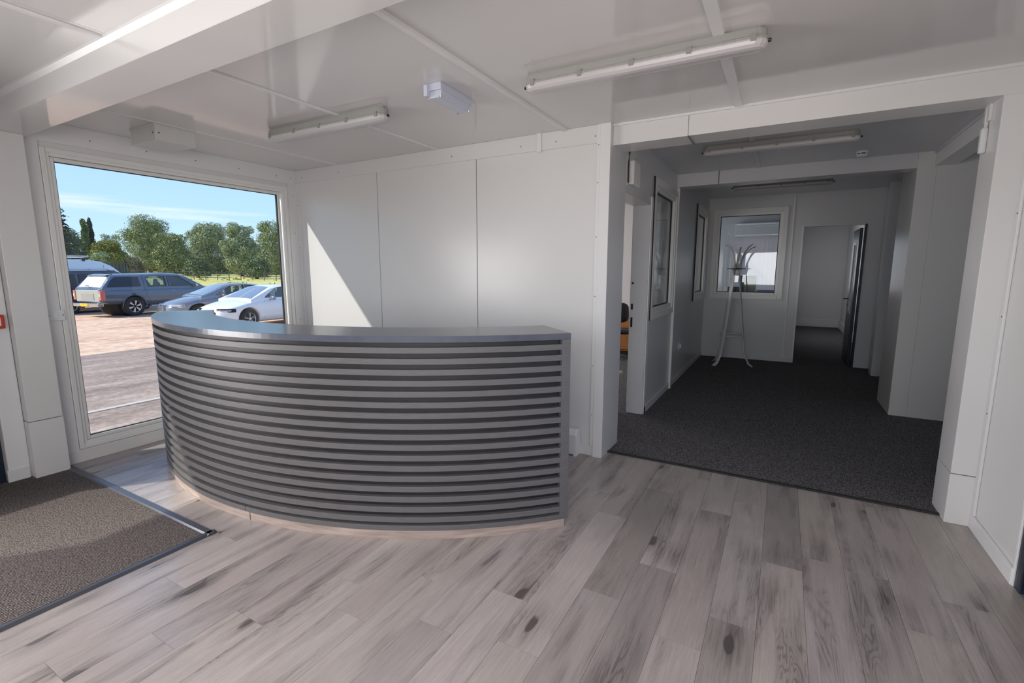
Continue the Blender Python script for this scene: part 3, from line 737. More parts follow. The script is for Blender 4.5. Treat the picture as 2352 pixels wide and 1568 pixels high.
# ------------------------------------------------------------------ reception desk
DC = (-3.03, 4.276); DR = 2.711; A0, A1 = -125.2, -41.9; ZT = 1.155
rd = thing('reception_desk', 'curved charcoal slatted reception desk on a grey oak floor', 'reception desk', (-2.7, 1.8, 0))
def arc(r0, r1, z0, z1, a0, a1, n=72):
    mb = MB()
    for i in range(n+1):
        a = R(a0+(a1-a0)*i/n); c_, s_ = math.cos(a), math.sin(a)
        for r, z in ((r1, z0), (r1, z1), (r0, z1), (r0, z0)):
            mb.v.append((DC[0]+r*c_, DC[1]+r*s_, z))
    for i in range(n):
        for j in range(4):
            k = (j+1) % 4; mb.f.append((i*4+j, i*4+k, (i+1)*4+k, (i+1)*4+j))
    mb.f.append((0, 1, 2, 3)); mb.f.append(tuple(n*4+j for j in (3, 2, 1, 0)))
    return mb
dA, dB = math.degrees(.034/DR), math.degrees(.052/DR)
arc(DR-.40, DR+.002, ZT-.035, ZT, A0, A1).build('worktop', 'desktop', rd, bevel=.0015)
for i in range(17):
    z = 1.0785-i*.0600
    arc(DR-.030, DR, z-.0160, z+.0160, A0+dA, A1-dB).build('slat', 'desk', rd, bevel=.0012)
arc(DR-.055, DR-.0295, .055, ZT-.035, A0+dA, A1-dB).build('backing_board', 'desk_back', rd)
am = -84.0
arc(DR-.06, DR, .054, .084, A0+dA, am-.04).build('bottom_rail', 'desk', rd, bevel=.0012)
arc(DR-.06, DR, .054, .084, am+.04, A1-dB).build('bottom_rail', 'desk', rd, bevel=.0012)
arc(DR-.38, DR+.001, .054, ZT-.035, A1-dB, A1, 2).build('end_panel', 'desk', rd, bevel=.0015)
arc(DR-.38, DR+.001, .054, ZT-.035, A0, A0+dA, 2).build('end_panel', 'desk', rd, bevel=.0015)
arc(DR-.36, DR-.006, 0, .054, A0+.3, am+.55).build('plinth', 'plinth', rd, bevel=.001)
arc(DR-.36, DR-.006, 0, .054, am+.72, A1-.4).build('plinth', 'plinth', rd, bevel=.001)
arc(DR-.75, DR-.12, .70, .73, A0+4, A1-4).build('inner_worktop', 'desktop', rd)

# ------------------------------------------------------------------ outside
G = -.45
def ray(px, py=620):
    d = RT*((px-1176)/F_PX) - UP*((py-784)/F_PX) + FW
    return d
def at(px, depth):            # ground position seen at picture column px, depth metres ahead
    d = ray(px); return d.x*depth, d.y*depth
def ground_mat(name, cols, scale, lo=.35, hi=.65, rough=.9, stretch=(1, 1, 1), scale2=None, bump=.3):
    m = bpy.data.materials.new(name); m.use_nodes = True; n = m.node_tree; L = n.links.new; N = n.nodes.new
    b = n.nodes['Principled BSDF']; b.inputs['Roughness'].default_value = rough; b.inputs['Specular IOR Level'].default_value = .25
    t = N('ShaderNodeTexCoord'); q = N('ShaderNodeMapping'); q.inputs['Scale'].default_value = stretch; L(t.outputs['Object'], q.inputs[0])
    a = N('ShaderNodeTexNoise'); a.inputs['Scale'].default_value = scale; a.inputs['Detail'].default_value = 8; a.inputs['Roughness'].default_value = .65; L(q.outputs[0], a.inputs['Vector'])
    r = N('ShaderNodeValToRGB'); e = r.color_ramp.elements; e[0].position = lo; e[1].position = hi
    e[0].color = (*cols[0], 1); e[1].color = (*cols[-1], 1)
    for i, c in enumerate(cols[1:-1]):
        k = e.new(lo+(hi-lo)*(i+1)/(len(cols)-1)); k.color = (*c, 1)
    L(a.outputs[0], r.inputs[0]); out = r.outputs[0]
    if scale2:
        a2 = N('ShaderNodeTexNoise'); a2.inputs['Scale'].default_value = scale2; a2.inputs['Detail'].default_value = 4; L(t.outputs['Object'], a2.inputs['Vector'])
        mr = N('ShaderNodeMapRange'); mr.inputs[1].default_value = .3; mr.inputs[2].default_value = .7; mr.inputs[3].default_value = .72; mr.inputs[4].default_value = 1.15; L(a2.outputs[0], mr.inputs[0])
        v = N('ShaderNodeVectorMath'); v.operation = 'SCALE'; L(out, v.inputs[0]); L(mr.outputs[0], v.inputs['Scale']); out = v.outputs[0]
    L(out, b.inputs['Base Color'])
    bp = N('ShaderNodeBump'); bp.inputs['Strength'].default_value = bump; bp.inputs['Distance'].default_value = .05; L(a.outputs[0], bp.inputs['Height']); L(bp.outputs[0], b.inputs['Normal'])
    return m
M['apron'] = ground_mat('concrete_apron', [(.22, .165, .135), (.36, .275, .225), (.54, .43, .36)], 1.1, .3, .7, stretch=(1.6, .45, 1), scale2=14)
M['yard'] = ground_mat('dusty_yard', [(.34, .205, .135), (.70, .475, .335), (.80, .57, .42)], .5, .25, .7, scale2=5, stretch=(1.8, .8, 1))
M['kerb'] = mat('pale_kerb', (.55, .50, .44), .8)
M['field'] = ground_mat('meadow', [(.30, .34, .07), (.62, .55, .20), (.46, .45, .12)], .06, .3, .7, stretch=(1, 1, 1), scale2=1.3)
M['grass_tuft'] = mat('grass_tufts', (.34, .38, .11), .9, noise=(.2, .4, (1, 1, 1)))

gr = struct('ground', B(-34, 30, -60, 90, G-.3, G-.02), 'yard')
slab = B(-34, -13.92, -40, 70, G-.02, G).build('yard_surface', 'yard', gr)
B(-13.90, -8.25, -20, 40, G-.02, G+.006).build('concrete_slab', 'apron', gr)
B(-8.15, XW-.14, -20, 40, G-.02, G+.006).build('concrete_slab', 'apron', gr)
struct('kerb_strip', B(-8.25, -8.15, -20, 40, G-.02, G+.018), 'kerb')
def field_z(x):
    t = min(max((-34-x)/95, 0), 1); return G + 2.05*t
fm = MB(); nx, ny = 50, 40
rn = random.Random(3)
for i in range(nx+1):
    x = -34-126*i/nx
    for j in range(ny+1):
        y = -60+230*j/ny; fm.v.append((x, y, field_z(x)+rn.uniform(-.04, .04)*(i > 0)))
for i in range(nx):
    for j in range(ny):
        a = i*(ny+1)+j; fm.f.append((a, a+1, a+ny+2, a+ny+1))
fd = struct('field', fm, 'field', smooth=True)
# tufts of taller grass
tm = MB(); rn = random.Random(5)
for _ in range(700):
    D = rn.uniform(36, 92); px = rn.uniform(150, 700); x, y = at(px, D)
    if x > -35: continue
    if rn.random() > (.25 + .75*(math.sin(x*.35)+math.sin(y*.22+x*.1) > .5)): continue
    z = field_z(x); h = rn.uniform(.06, .22); w = rn.uniform(.1, .35)
    a = rn.uniform(0, 3.14); dx, dy = w*math.cos(a), w*math.sin(a); k = len(tm.v)
    tm.v += [(x-dx, y-dy, z-.05), (x+dx, y+dy, z-.05), (x+dx*.4+rn.uniform(-.1, .1), y+dy*.4, z+h), (x-dx*.6, y-dy*.6, z+h*.8)]; tm.f.append((k, k+1, k+2, k+3))
gt = tm.build('grass', 'grass_tuft', fd); gt['kind'] = 'stuff'

# ---- field fence
M['bark'] = mat('bark', (.09, .07, .055), .9, noise=(3, .3, (1, 1, .3)))
ff = thing('field_fence', 'thin post and wire fence along the far side of the field', 'fence', (*at(480, 84), field_z(at(480, 84)[0])))
fp = []
for px in range(255, 720, 27):
    x, y = at(px, 63); z = field_z(x); fp.append((x, y, z))
    MB().prism([(x-.035, y-.035), (x+.035, y-.035), (x+.035, y+.035), (x-.035, y+.035)], 'z', z-.1, z+1.15).build('post', 'bark', ff)
for h in (.5, 1.0):
    MB().tube([(p[0], p[1], p[2]+h) for p in fp], .012, 4).build('wire', 'screw', ff)

# ---- trees
def leaf_mat(name, c0, c1, trans=.25):
    m = bpy.data.materials.new(name); m.use_nodes = True; n = m.node_tree; L = n.links.new; N = n.nodes.new
    b = n.nodes['Principled BSDF']; b.inputs['Roughness'].default_value = .55; b.inputs['Specular IOR Level'].default_value = .35
    t = N('ShaderNodeTexCoord'); a = N('ShaderNodeTexNoise'); a.inputs['Scale'].default_value = .9; a.inputs['Detail'].default_value = 5; L(t.outputs['Object'], a.inputs['Vector'])
    r = N('ShaderNodeMapRange'); r.inputs[1].default_value = .35; r.inputs[2].default_value = .65; L(a.outputs[0], r.inputs[0])
    x = N('ShaderNodeMix'); x.data_type = 'RGBA'; x.inputs[6].default_value = (*c0, 1); x.inputs[7].default_value = (*c1, 1); L(r.outputs[0], x.inputs[0]); L(x.outputs[2], b.inputs['Base Color'])
    return m
LM = {'dark': leaf_mat('dark_leaves', (.07, .11, .04), (.17, .22, .085)),
      'mid': leaf_mat('green_leaves', (.12, .17, .045), (.31, .35, .12)),
      'grey': leaf_mat('grey_green_leaves', (.17, .22, .10), (.38, .42, .21)),
      'gold': leaf_mat('yellow_green_leaves', (.14, .16, .03), (.36, .35, .08)),
      'blue': leaf_mat('blue_green_needles', (.03, .05, .045), (.08, .11, .09)),
      'brown': leaf_mat('brownish_leaves', (.16, .13, .06), (.34, .26, .12))}
def tree(name, label, kind, px, depth, top_px, hw_px, crown, leafm, base=None, n=7000, leaf=.21, group='trees beyond the field', seed=1, low=.12):
    """px column, depth; top_px = picture row of the top; hw_px = half width in pixels; crown: list of (dx,dz,r) lobes in crown units"""
    x, y = at(px, depth); gz = field_z(x) if base is None else base
    ztop = 1.5+(620-top_px)/F_PX*depth; hw = hw_px/F_PX*depth; Ht = ztop-gz
    rng = np.random.default_rng(seed)
    t = thing(name, label, kind, (x, y, gz), group=group)
    n = int(n*2.3); leaf *= .95 if leaf > .22 else 1
    lob = []; zs = min(max(Ht/(hw*5.5), .85), 3.2)
    for i in range(crown):
        u = rng.random(); a = rng.random()*2*math.pi
        zc = low+.10+u*(.80-low)              # relative height
        env = math.sqrt(max(0.06, 1-((zc-.48)/.56)**2))
        rr = hw*env*(.42+.50*rng.random())
        r = hw*(.34+.16*rng.random())*(1-.28*u)
        lob.append((rr*math.cos(a)*.80, rr*math.sin(a)*.8, zc*Ht, r))
    lob += [(0, 0, Ht*.80, min(hw*.5, Ht*.2)), (0, 0, Ht*.64, hw*.66), (0, 0, Ht*.46, hw*.80), (0, 0, Ht*.26, hw*.80)]
    lob = np.array(lob); w = lob[:, 3]**2; w /= w.sum()
    idx = rng.choice(len(lob), n, p=w)
    d = rng.normal(size=(n, 3)); d /= np.linalg.norm(d, axis=1)[:, None]
    rad = lob[idx, 3]*(1-.30*rng.random(n)**1.6)*(1+.10*rng.normal(size=n))
    c = lob[idx, :3]+d*rad[:, None]*np.array([1, 1, zs])
    c[:, 2] = np.clip(c[:, 2], .25, Ht)
    s = leaf*(.6+.8*rng.random(n))
    nn = d+.7*rng.normal(size=(n, 3)); nn /= np.linalg.norm(nn, axis=1)[:, None]
    u = np.cross(nn, rng.normal(size=(n, 3))); u /= np.linalg.norm(u, axis=1)[:, None]; v = np.cross(nn, u)
    V = np.stack([c-u*s[:, None]*.5, c+v*s[:, None]*.32, c+u*s[:, None]*.5, c-v*s[:, None]*.32], 1).reshape(-1, 3)
    me = bpy.data.meshes.new('foliage'); me.vertices.add(4*n); me.vertices.foreach_set('co', V.ravel().astype('f'))
    me.loops.add(4*n); me.loops.foreach_set('vertex_index', np.arange(4*n)); me.polygons.add(n)
    me.polygons.foreach_set('loop_start', np.arange(n)*4); me.update(calc_edges=True)
    o = link('foliage', me, LM[leafm], t, world=False); o['kind'] = 'stuff'
    # trunk and limbs
    tr_ = .022*Ht+.08
    MB().tube([(0, 0, -.3), (.03*Ht*(rng.random()-.5), 0, Ht*.3), (0, .02*Ht, Ht*.55), (0, 0, Ht*.75)], [tr_*1.2, tr_, tr_*.6, tr_*.25], 8).build('trunk', 'bark', t, world=False, smooth=True)
    for i in range(min(5, crown)):
        p = lob[i]; z0 = max(.15*Ht, p[2]*.55)
        MB().tube([(0, 0, z0), (p[0]*.5, p[1]*.5, (z0+p[2])/2+.1), (p[0], p[1], p[2])], [tr_*.5, tr_*.35, tr_*.12], 6).build('limb', 'bark', t, world=False)
    return t
tree('round_tree', 'dark evergreen-looking rounded tree rising behind the white van roof', 'tree', 160, 74, 520, 46, 14, 'dark', n=9000, seed=2, low=.02)
tree('poplar_tree', 'taller left one of two slim poplars on the skyline', 'tree', 205, 100, 492, 9, 9, 'dark', n=2600, seed=3, leaf=.34)
tree('poplar_tree', 'thinner right one of two slim poplars on the skyline', 'tree', 219, 102, 495, 8, 8, 'blue', n=2000, seed=4, leaf=.34)
tree('broad_tree', 'low yellow-green tree between the poplars and the tallest tree', 'tree', 252, 72, 549, 42, 14, 'gold', n=8500, seed=5, low=.0)
tree('broad_tree', 'grey-green treetop just behind the low yellow-green tree', 'tree', 262, 104, 536, 26, 10, 'grey', n=3500, seed=6)
tree('broad_tree', 'tallest tree with a ragged crown left of centre in the window', 'tree', 346, 91, 490, 58, 22, 'mid', n=15000, seed=17, low=.0)
tree('broad_tree', 'dense dark-green lower tree on the right flank of the tallest tree', 'tree', 402, 79, 534, 44, 16, 'mid', n=10000, seed=8, low=.0)
tree('broad_tree', 'big grey-green domed tree right of centre in the window', 'tree', 487, 91, 510, 52, 20, 'grey', n=14000, seed=9, low=.0)
tree('broad_tree', 'grey-green domed tree next to the right-hand edge tree', 'tree', 556, 80, 513, 42, 16, 'grey', n=11000, seed=10, low=.0)
tree('broad_tree', 'tree cut by the right edge of the big window', 'tree', 634, 91, 506, 50, 18, 'mid', n=12000, seed=11, low=.0)
tree('leafy_shrub', 'brownish shrub at the foot of the tallest tree', 'shrub', 305, 66, 590, 26, 9, 'brown', n=3500, seed=12, leaf=.24, group='shrubs by the field', low=.0)
tree('leafy_shrub', 'pale green bush just above the container roof', 'shrub', 232, 52, 577, 26, 9, 'grey', n=3500, seed=13, leaf=.24, group='shrubs by the field', low=.0)
tree('leafy_shrub', 'low green bush under the big domed tree', 'shrub', 455, 70, 592, 30, 9, 'dark', n=3800, seed=14, leaf=.26, group='shrubs by the field', low=.0)
tree('leafy_shrub', 'low green bush under the right-hand trees', 'shrub', 590, 70, 590, 32, 9, 'dark', n=3800, seed=15, leaf=.26, group='shrubs by the field', low=.0)
# hedgerow at the foot of the trees
hx, hy = at(500, 97); hz = field_z(hx)
hg = thing('hedgerow', 'long dark hedgerow along the foot of the trees beyond the field', 'hedge', (hx, hy, hz))
rng = np.random.default_rng(31); n = 16000
pp = rng.uniform(230, 780, n); cs_ = np.array([at(q, 1.0) for q in pp]); dd = 97+rng.uniform(-1.2, 1.2, n)
c = np.stack([cs_[:, 0]*dd-hx, cs_[:, 1]*dd-hy, np.zeros(n)], 1)
c[:, 2] = rng.random(n)**.8*(2.6+.5*np.sin(pp*.09)+.4*np.sin(pp*.031))
u = rng.normal(size=(n, 3)); u /= np.linalg.norm(u, axis=1)[:, None]; v = np.cross(u, rng.normal(size=(n, 3))); v /= np.linalg.norm(v, axis=1)[:, None]
V = np.stack([c-u*.26, c+v*.16, c+u*.26, c-v*.16], 1).reshape(-1, 3)
me = bpy.data.meshes.new('foliage'); me.vertices.add(4*n); me.vertices.foreach_set('co', V.ravel().astype('f'))
me.loops.add(4*n); me.loops.foreach_set('vertex_index', np.arange(4*n)); me.polygons.add(n); me.polygons.foreach_set('loop_start', np.arange(n)*4); me.update(calc_edges=True)
link('foliage', me, LM['dark'], hg, world=False)['kind'] = 'stuff'
# cedar at the left edge with layered boughs
cx0, cy0 = at(132, 62); cz = field_z(cx0)
cd_ = thing('cedar_tree', 'dark blue-green cedar with layered boughs at the left edge', 'tree', (cx0, cy0, cz), group='trees beyond the field')
MB().tube([(0, 0, -.3), (.1, 0, 5), (0, 0, 10.6)], [.35, .25, .05], 8).build('trunk', 'bark', cd_, world=False)
rng = np.random.default_rng(21); V = []
for k in range(16):
    z = 3.0+k*.47; L_ = 2.9*(1-k/19); a0 = rng.random()*6.28
    for b_ in range(5):
        a = a0+b_*1.256+rng.random()*.4; l = L_*(.7+.45*rng.random())
        m_ = 60; tt = rng.random(m_)**.7*l; c = np.stack([np.cos(a)*tt, np.sin(a)*tt, z-.04*tt**1.5+.25*rng.random(m_)], 1)+rng.normal(size=(m_, 3))*np.array([.22, .22, .07])
        u = rng.normal(size=(m_, 3))*np.array([1, 1, .4]); u /= np.linalg.norm(u, axis=1)[:, None]; v = np.cross(u, rng.normal(size=(m_, 3))*.5+np.array([0, 0, 1])); v /= np.linalg.norm(v, axis=1)[:, None]
        V.append(np.stack([c-u*.22, c+v*.09, c+u*.22, c-v*.09], 1).reshape(-1, 3))
V = np.concatenate(V); n = len(V)//4
me = bpy.data.meshes.new('foliage'); me.vertices.add(4*n); me.vertices.foreach_set('co', V.ravel().astype('f'))
me.loops.add(4*n); me.loops.foreach_set('vertex_index', np.arange(4*n)); me.polygons.add(n); me.polygons.foreach_set('loop_start', np.arange(n)*4); me.update(calc_edges=True)
link('foliage', me, LM['blue'], cd_, world=False)['kind'] = 'stuff'

# ---- container behind the van
M['container'] = mat('green_container', (.075, .085, .070), .6, noise=(1.5, .35, (1, 1, 1)))
x0, y0 = at(294, 41)
ct_ = thing('storage_container', 'dark green corrugated storage container behind the white van', 'container', (x0-1.2, y0-3, G), rz=R(8))
mb = MB(); W2, L2, HT = 1.2, 3.05, 2.60
pts = []
n = 44
for i in range(n):
    y = -8.9+i*11.9/n; pts += [(W2, y), (W2, y+.13), (W2-.04, y+.17), (W2-.04, y+.24)]
pts += [(W2, 3.0), (-W2, 3.0), (-W2, -8.9)]
MB().prism(pts, 'z', .12, HT-.1).build('corrugated_wall', 'container', ct_, world=False)
B(-W2-.01, W2+.02, -8.95, 3.05, HT-.12, HT).build('roof_rail', 'container', ct_, world=False)
B(-W2-.01, W2+.02, -8.95, 3.05, 0, .16).build('bottom_rail', 'container', ct_, world=False)
for y in (-8.93, 2.90):
    B(W2-.1, W2+.03, y, y+.14, 0, HT).build('corner_post', 'container', ct_, world=False)

# ------------------------------------------------------------------ cars
def paint(name, col, metal=.3, rough=.3):
    return mat(name, col, rough, metal, .5, coat=1)
M['p_blue'] = paint('dark_blue_paint', (.075, .105, .160), .35)
M['p_grey'] = paint('grey_metallic_paint', (.24, .24, .265), .55)
M['p_white'] = paint('white_paint', (.80, .80, .80), 0)
M['p_dark'] = paint('dark_plum_grey_paint', (.045, .042, .055), .3)
M['windscreen'] = mat('sky_reflect_windscreen', (.34, .40, .47), .04, .6)  # pale blue base colour imitates sky reflected in the glass
M['tyre'] = mat('tyre_rubber', (.022, .021, .021), .8)
M['alloy'] = mat('alloy', (.62, .62, .64), .28, .85)
M['arch'] = mat('wheel_arch_black', (.01, .01, .011), .9)
M['lamp'] = mat('headlamp_lens', (.55, .58, .62), .08, .3, 1, coat=1)
M['tail'] = mat('tail_lamp', (.55, .12, .09), .12, 0, .8, coat=1)
M['yellow'] = mat('yellow_number_plate', (.80, .50, .02), .4)
M['seam'] = mat('panel_gap', (.008, .008, .01), .8)
M['seat'] = mat('car_seat', (.20, .19, .18), .7)
dg = bpy.context.evaluated_depsgraph_get
def boolean(me, cutters):
    o = bpy.data.objects.new('tmp', me); COL.objects.link(o); tmp = [o]
    for c in cutters:
        q = bpy.data.objects.new('tmpc', c); COL.objects.link(q); tmp.append(q)
        b = o.modifiers.new('b', 'BOOLEAN'); b.operation = 'DIFFERENCE'; b.object = q; b.solver = 'EXACT'
    dgr = dg(); dgr.update(); out = bpy.data.meshes.new_from_object(o.evaluated_get(dgr))
    for t in tmp: bpy.data.objects.remove(t)
    return out
def interp(keys, x):
    xs_ = [k[0] for k in keys]; ys = [k[1] for k in keys]
    return float(np.interp(x, xs_, ys))
def loft_body(x0, x1, ring_fn, n=64, smooth_passes=2):
    xs_ = np.linspace(x0, x1, n); rings = np.array([ring_fn(x) for x in xs_])       # n, m, 2 (y,z)
    for _ in range(smooth_passes):
        r2 = rings.copy(); r2[1:-1] = (rings[:-2]+2*rings[1:-1]+rings[2:])/4; rings = r2
    mb = MB(); m_ = rings.shape[1]
    half = m_
    for i in range(n):
        full_ = [(xs_[i], y, z) for y, z in rings[i]] + [(xs_[i], -y, z) for y, z in rings[i][-2:0:-1]]
        mb.v += full_
    c = len(mb.v)//n
    for i in range(n-1):
        for j in range(c):
            k = (j+1) % c; mb.f.append((i*c+j, i*c+k, (i+1)*c+k, (i+1)*c+j))
    mb.f.append(tuple(range(c))[::-1]); mb.f.append(tuple((n-1)*c+j for j in range(c)))
    return mb
def wheel(root, x, y, r, w, spokes, style=0):
    s = 1 if y > 0 else -1
    tp = [(r*.62, -w/2), (r*.93, -w/2), (r, -w/2+.035), (r, w/2-.035), (r*.93, w/2), (r*.62, w/2)]
    t = MB().lathe([(a, b) for a, b in tp], 36, 'y', (x, y, r), loop=True).build('wheel', 'tyre', root, world=False, smooth=True)
    yo = y+s*(w/2-.012)
    MB().lathe([(r*.66, yo-s*.05), (r*.66, yo+s*.006), (r*.60, yo+s*.006), (r*.58, yo-s*.05)], 36, 'y', (x, 0, r), loop=True).build('rim', 'alloy', t, world=False, smooth=True)
    MB().lathe([(r*.60, yo-s*.055), (r*.60, yo-s*.05)], 24, 'y', (x, 0, r)).build('brake_disc', 'arch', t, world=False)
    for i in range(spokes):
        a = 2*math.pi*i/spokes+.3
        if style == 0:     # broad wedge spokes
            P = [(r*.10, -.30), (r*.10, .30), (r*.62, .19), (r*.62, -.19)]
            pp = [(x+q*math.cos(a+b), r+q*math.sin(a+b)) for q, b in P]
            MB().prism([(u, v) for u, v in pp], 'y', yo-s*.03, yo+s*.004).build('spoke', 'alloy', t, world=False)
        else:
            for da in (-.13, .13):
                P = [(r*.12, a+da*2.0-.10), (r*.12, a+da*2.0+.10), (r*.63, a+da+.035), (r*.63, a+da-.035)]
                MB().prism([(x+q*math.cos(b), r+q*math.sin(b)) for q, b in P], 'y', yo-s*.03, yo+s*.004).build('spoke', 'alloy', t, world=False)
    MB().lathe([(r*.13, yo-s*.03), (r*.13, yo+s*.010), (r*.08, yo+s*.014)], 16, 'y', (x, 0, r)).build('hub_cap', 'alloy' if style else 'arch', t, world=False)
def car(name, label, cat, loc, deg, S):
    """S: dict of the car's measures; x forward, z up from the ground"""
    root = thing(name, label, cat, loc, R(deg), group='vehicles in the yard')
    W = S['w']/2; x0, x1 = S['x0'], S['x1']
    def ring(x):
        zb = interp(S['bottom'], x); zt = interp(S['belt'], x); zc = interp(S['hood'], x); w = W*interp(S['plan'], x); h = zt-zb
        return [(0, zb), (w*.80, zb), (w*.965, zb+.08*h+.02), (w*.995, zb+.30*h), (w, zb+.58*h), (w*.985, zb+.82*h), (w*.95, zt-.01), (w*.90, zt+.012),
                (w*.70, zt+(zc-zt)*.62), (w*.36, zt+(zc-zt)*.93), (0, zc)]
    body = loft_body(x0, x1, ring).mesh('body')
    rA = S['r']*1.13; cut = []
    for wx in S['wheels']:
        for s in (-1, 1):
            cut.append(MB().lathe([(rA, s*(W-.42)), (rA, s*(W+.2))], 40, 'y', (wx, 0, S['r']+.01)).mesh('c'))
    body = boolean(body, cut); body.materials.clear(); link('body', body, S['paint'], root, smooth=False, world=False)
    body.shade_auto_smooth if False else None
    for p in body.polygons: p.use_smooth = True
    # cabin
    zb_, zm = S['zbelt'], max(z for _, z in S['roof']); tum = S['tum']; cb_ = W*S.get('cab_w', .94)
    ws = lambda z: cb_-tum*(z-zb_)/(zm-zb_)
    cx0_, cx1_ = S['roof'][0][0], S['roof'][-1][0]
    def cring(x):
        zr = max(interp(S['roof'], x), zb_+.01)
        return [(0, zb_-.12), (cb_, zb_-.12), (cb_, zb_), (ws(zb_+.45*(zr-zb_)), zb_+.45*(zr-zb_)), (ws(zb_+.86*(zr-zb_)), zb_+.86*(zr-zb_)), (ws(zr)*.90, zr-.022), (ws(zr)*.55, zr), (0, zr+.008)]
    cab = loft_body(cx0_, cx1_, cring, 72, 1).mesh('cabin')
    cuts = [MB().prism(w_, 'y', -W-.3, W+.3).mesh('c') for w_ in S['open']]
    hw_ = cb_-tum-.03
    cuts.append(MB().prism(S['cavity'], 'y', -hw_, hw_).mesh('c'))
    cab = boolean(cab, cuts) if cuts else cab
    cab.materials.clear(); link('cabin', cab, S['paint'], root, world=False)
    for p in cab.polygons: p.use_smooth = len(p.vertices) == 4
    cab.set_sharp_from_angle(angle=R(35)) if hasattr(cab, 'set_sharp_from_angle') else None
    for w_, th in [(w_, 'car_glass') for w_ in S['open']] + [(w_, 'screen') for w_ in S['shut']]:
        for s in (-1, 1):
            off = .024 if th == 'screen' else -.01
            def quad(P, o_):
                return [(x, s*(ws(z)+o_), z) for x, z in P]
            mb = MB(); A_ = quad(w_, off); B_ = quad(w_, off-.010); n_ = len(w_)
            mb.v = A_+B_; mb.f = [tuple(range(n_)), tuple(range(n_, 2*n_))[::-1]]+[(i, (i+1) % n_, n_+(i+1) % n_, n_+i) for i in range(n_)]
            pane = mb.build('side_window', th, root, world=False)
            if th == 'car_glass':
                cxm = sum(p[0] for p in w_)/n_; czm = sum(p[1] for p in w_)/n_
                out = [(cxm+(x-cxm)*1.05, czm+(z-czm)*1.09) for x, z in w_]
                mb = MB(); k = n_; mb.v = quad(w_, .006)+quad(out, .006)+quad(w_, -.02)+quad(out, -.02)
                for i in range(k):
                    j = (i+1) % k; mb.f += [(i, j, k+j, k+i), (2*k+i, 2*k+j, 3*k+j, 3*k+i), (i, j, 2*k+j, 2*k+i), (k+i, k+j, 3*k+j, 3*k+i)]
                mb.build('window_trim', 'gasket', pane, world=False)
    # front and rear screens
    for nm, xa, xb, mt in S['screens']:
        mb = MB(); nu, nv = 8, 8
        for layer in (0.016, .004):
            for i in range(nu+1):
                x = xa+(xb-xa)*i/nu; zr = max(interp(S['roof'], x), zb_+.01); wy = ws(zr)*.86
                for j in range(nv+1):
                    v = -1+2*j/nv; mb.v.append((x, v*wy, zr+layer-.030*abs(v)**3))
        T = (nu+1)*(nv+1)
        for l in (0, T):
            for i in range(nu):
                for j in range(nv):
                    a = l+i*(nv+1)+j; mb.f.append((a, a+1, a+nv+2, a+nv+1))
        mb.build(nm, mt, root, world=False, smooth=True)
    # seats inside
    for sx in S['seats']:
        for sy in (-.38, .38):
            st = blob(MB(), (sx, sy, zb_-.10+.12), (.07, .22, .24)).build('seat', 'seat', root, world=False, smooth=True)
            blob(MB(), (sx-.03, sy, zb_+.30), (.05, .12, .085)).build('headrest', 'seat', st, world=False, smooth=True)
    for wx in S['wheels']:
        for s in (-1, 1): wheel(root, wx, s*(W-S['tw']/2-.02), S['r'], S['tw'], S['spokes'], S['style'])
    # wheel-well liner
    for wx in S['wheels']:
        MB().lathe([(rA-.01, -W+.43), (rA-.01, W-.43)], 24, 'y', (wx, 0, S['r']+.01)).build('wheel_well', 'arch', root, world=False)
    # mirrors
    mxx, mz = S['mirror']
    for s in (-1, 1):
        blob(MB(), (mxx, s*(W+.10), mz), (.055, .10, .065)).build('door_mirror', S['mpaint'], root, world=False, smooth=True)
        MB().tube([(mxx+.01, s*(W-.06), mz-.05), (mxx, s*(W+.06), mz-.03)], .018).build('mirror_arm', 'black', root, world=False)
    # seams and handles
    def side_at(x, z):
        zb = interp(S['bottom'], x); zt = interp(S['belt'], x); w = W*interp(S['plan'], x); t = (z-zb)/(zt-zb)
        return w*float(np.interp(t, [0, .1, .30, .58, .82, 1], [.90, .965, .995, 1, .985, .95]))
    for line in S['seams']:
        for s in (-1, 1):
            MB().tube([(x, s*(side_at(x, z)+.001 if z < zb_ else ws(z)+.003), z) for x, z in line], .006, 5).build('door_seam', 'seam', root, world=False)
    for hx, hz in S['handles']:
        for s in (-1, 1):
            y = s*(side_at(hx, hz)+.018)
            MB().tube([(hx-.10, y-s*.02, hz), (hx-.085, y, hz), (hx+.085, y, hz), (hx+.10, y-s*.02, hz)], .014, 6).build('door_handle', S['hpaint'], root, world=False)
    return root, W, side_at, ws
def extra(root, name, mb, m_, **k): return mb.build(name, m_, root, world=False, **k)

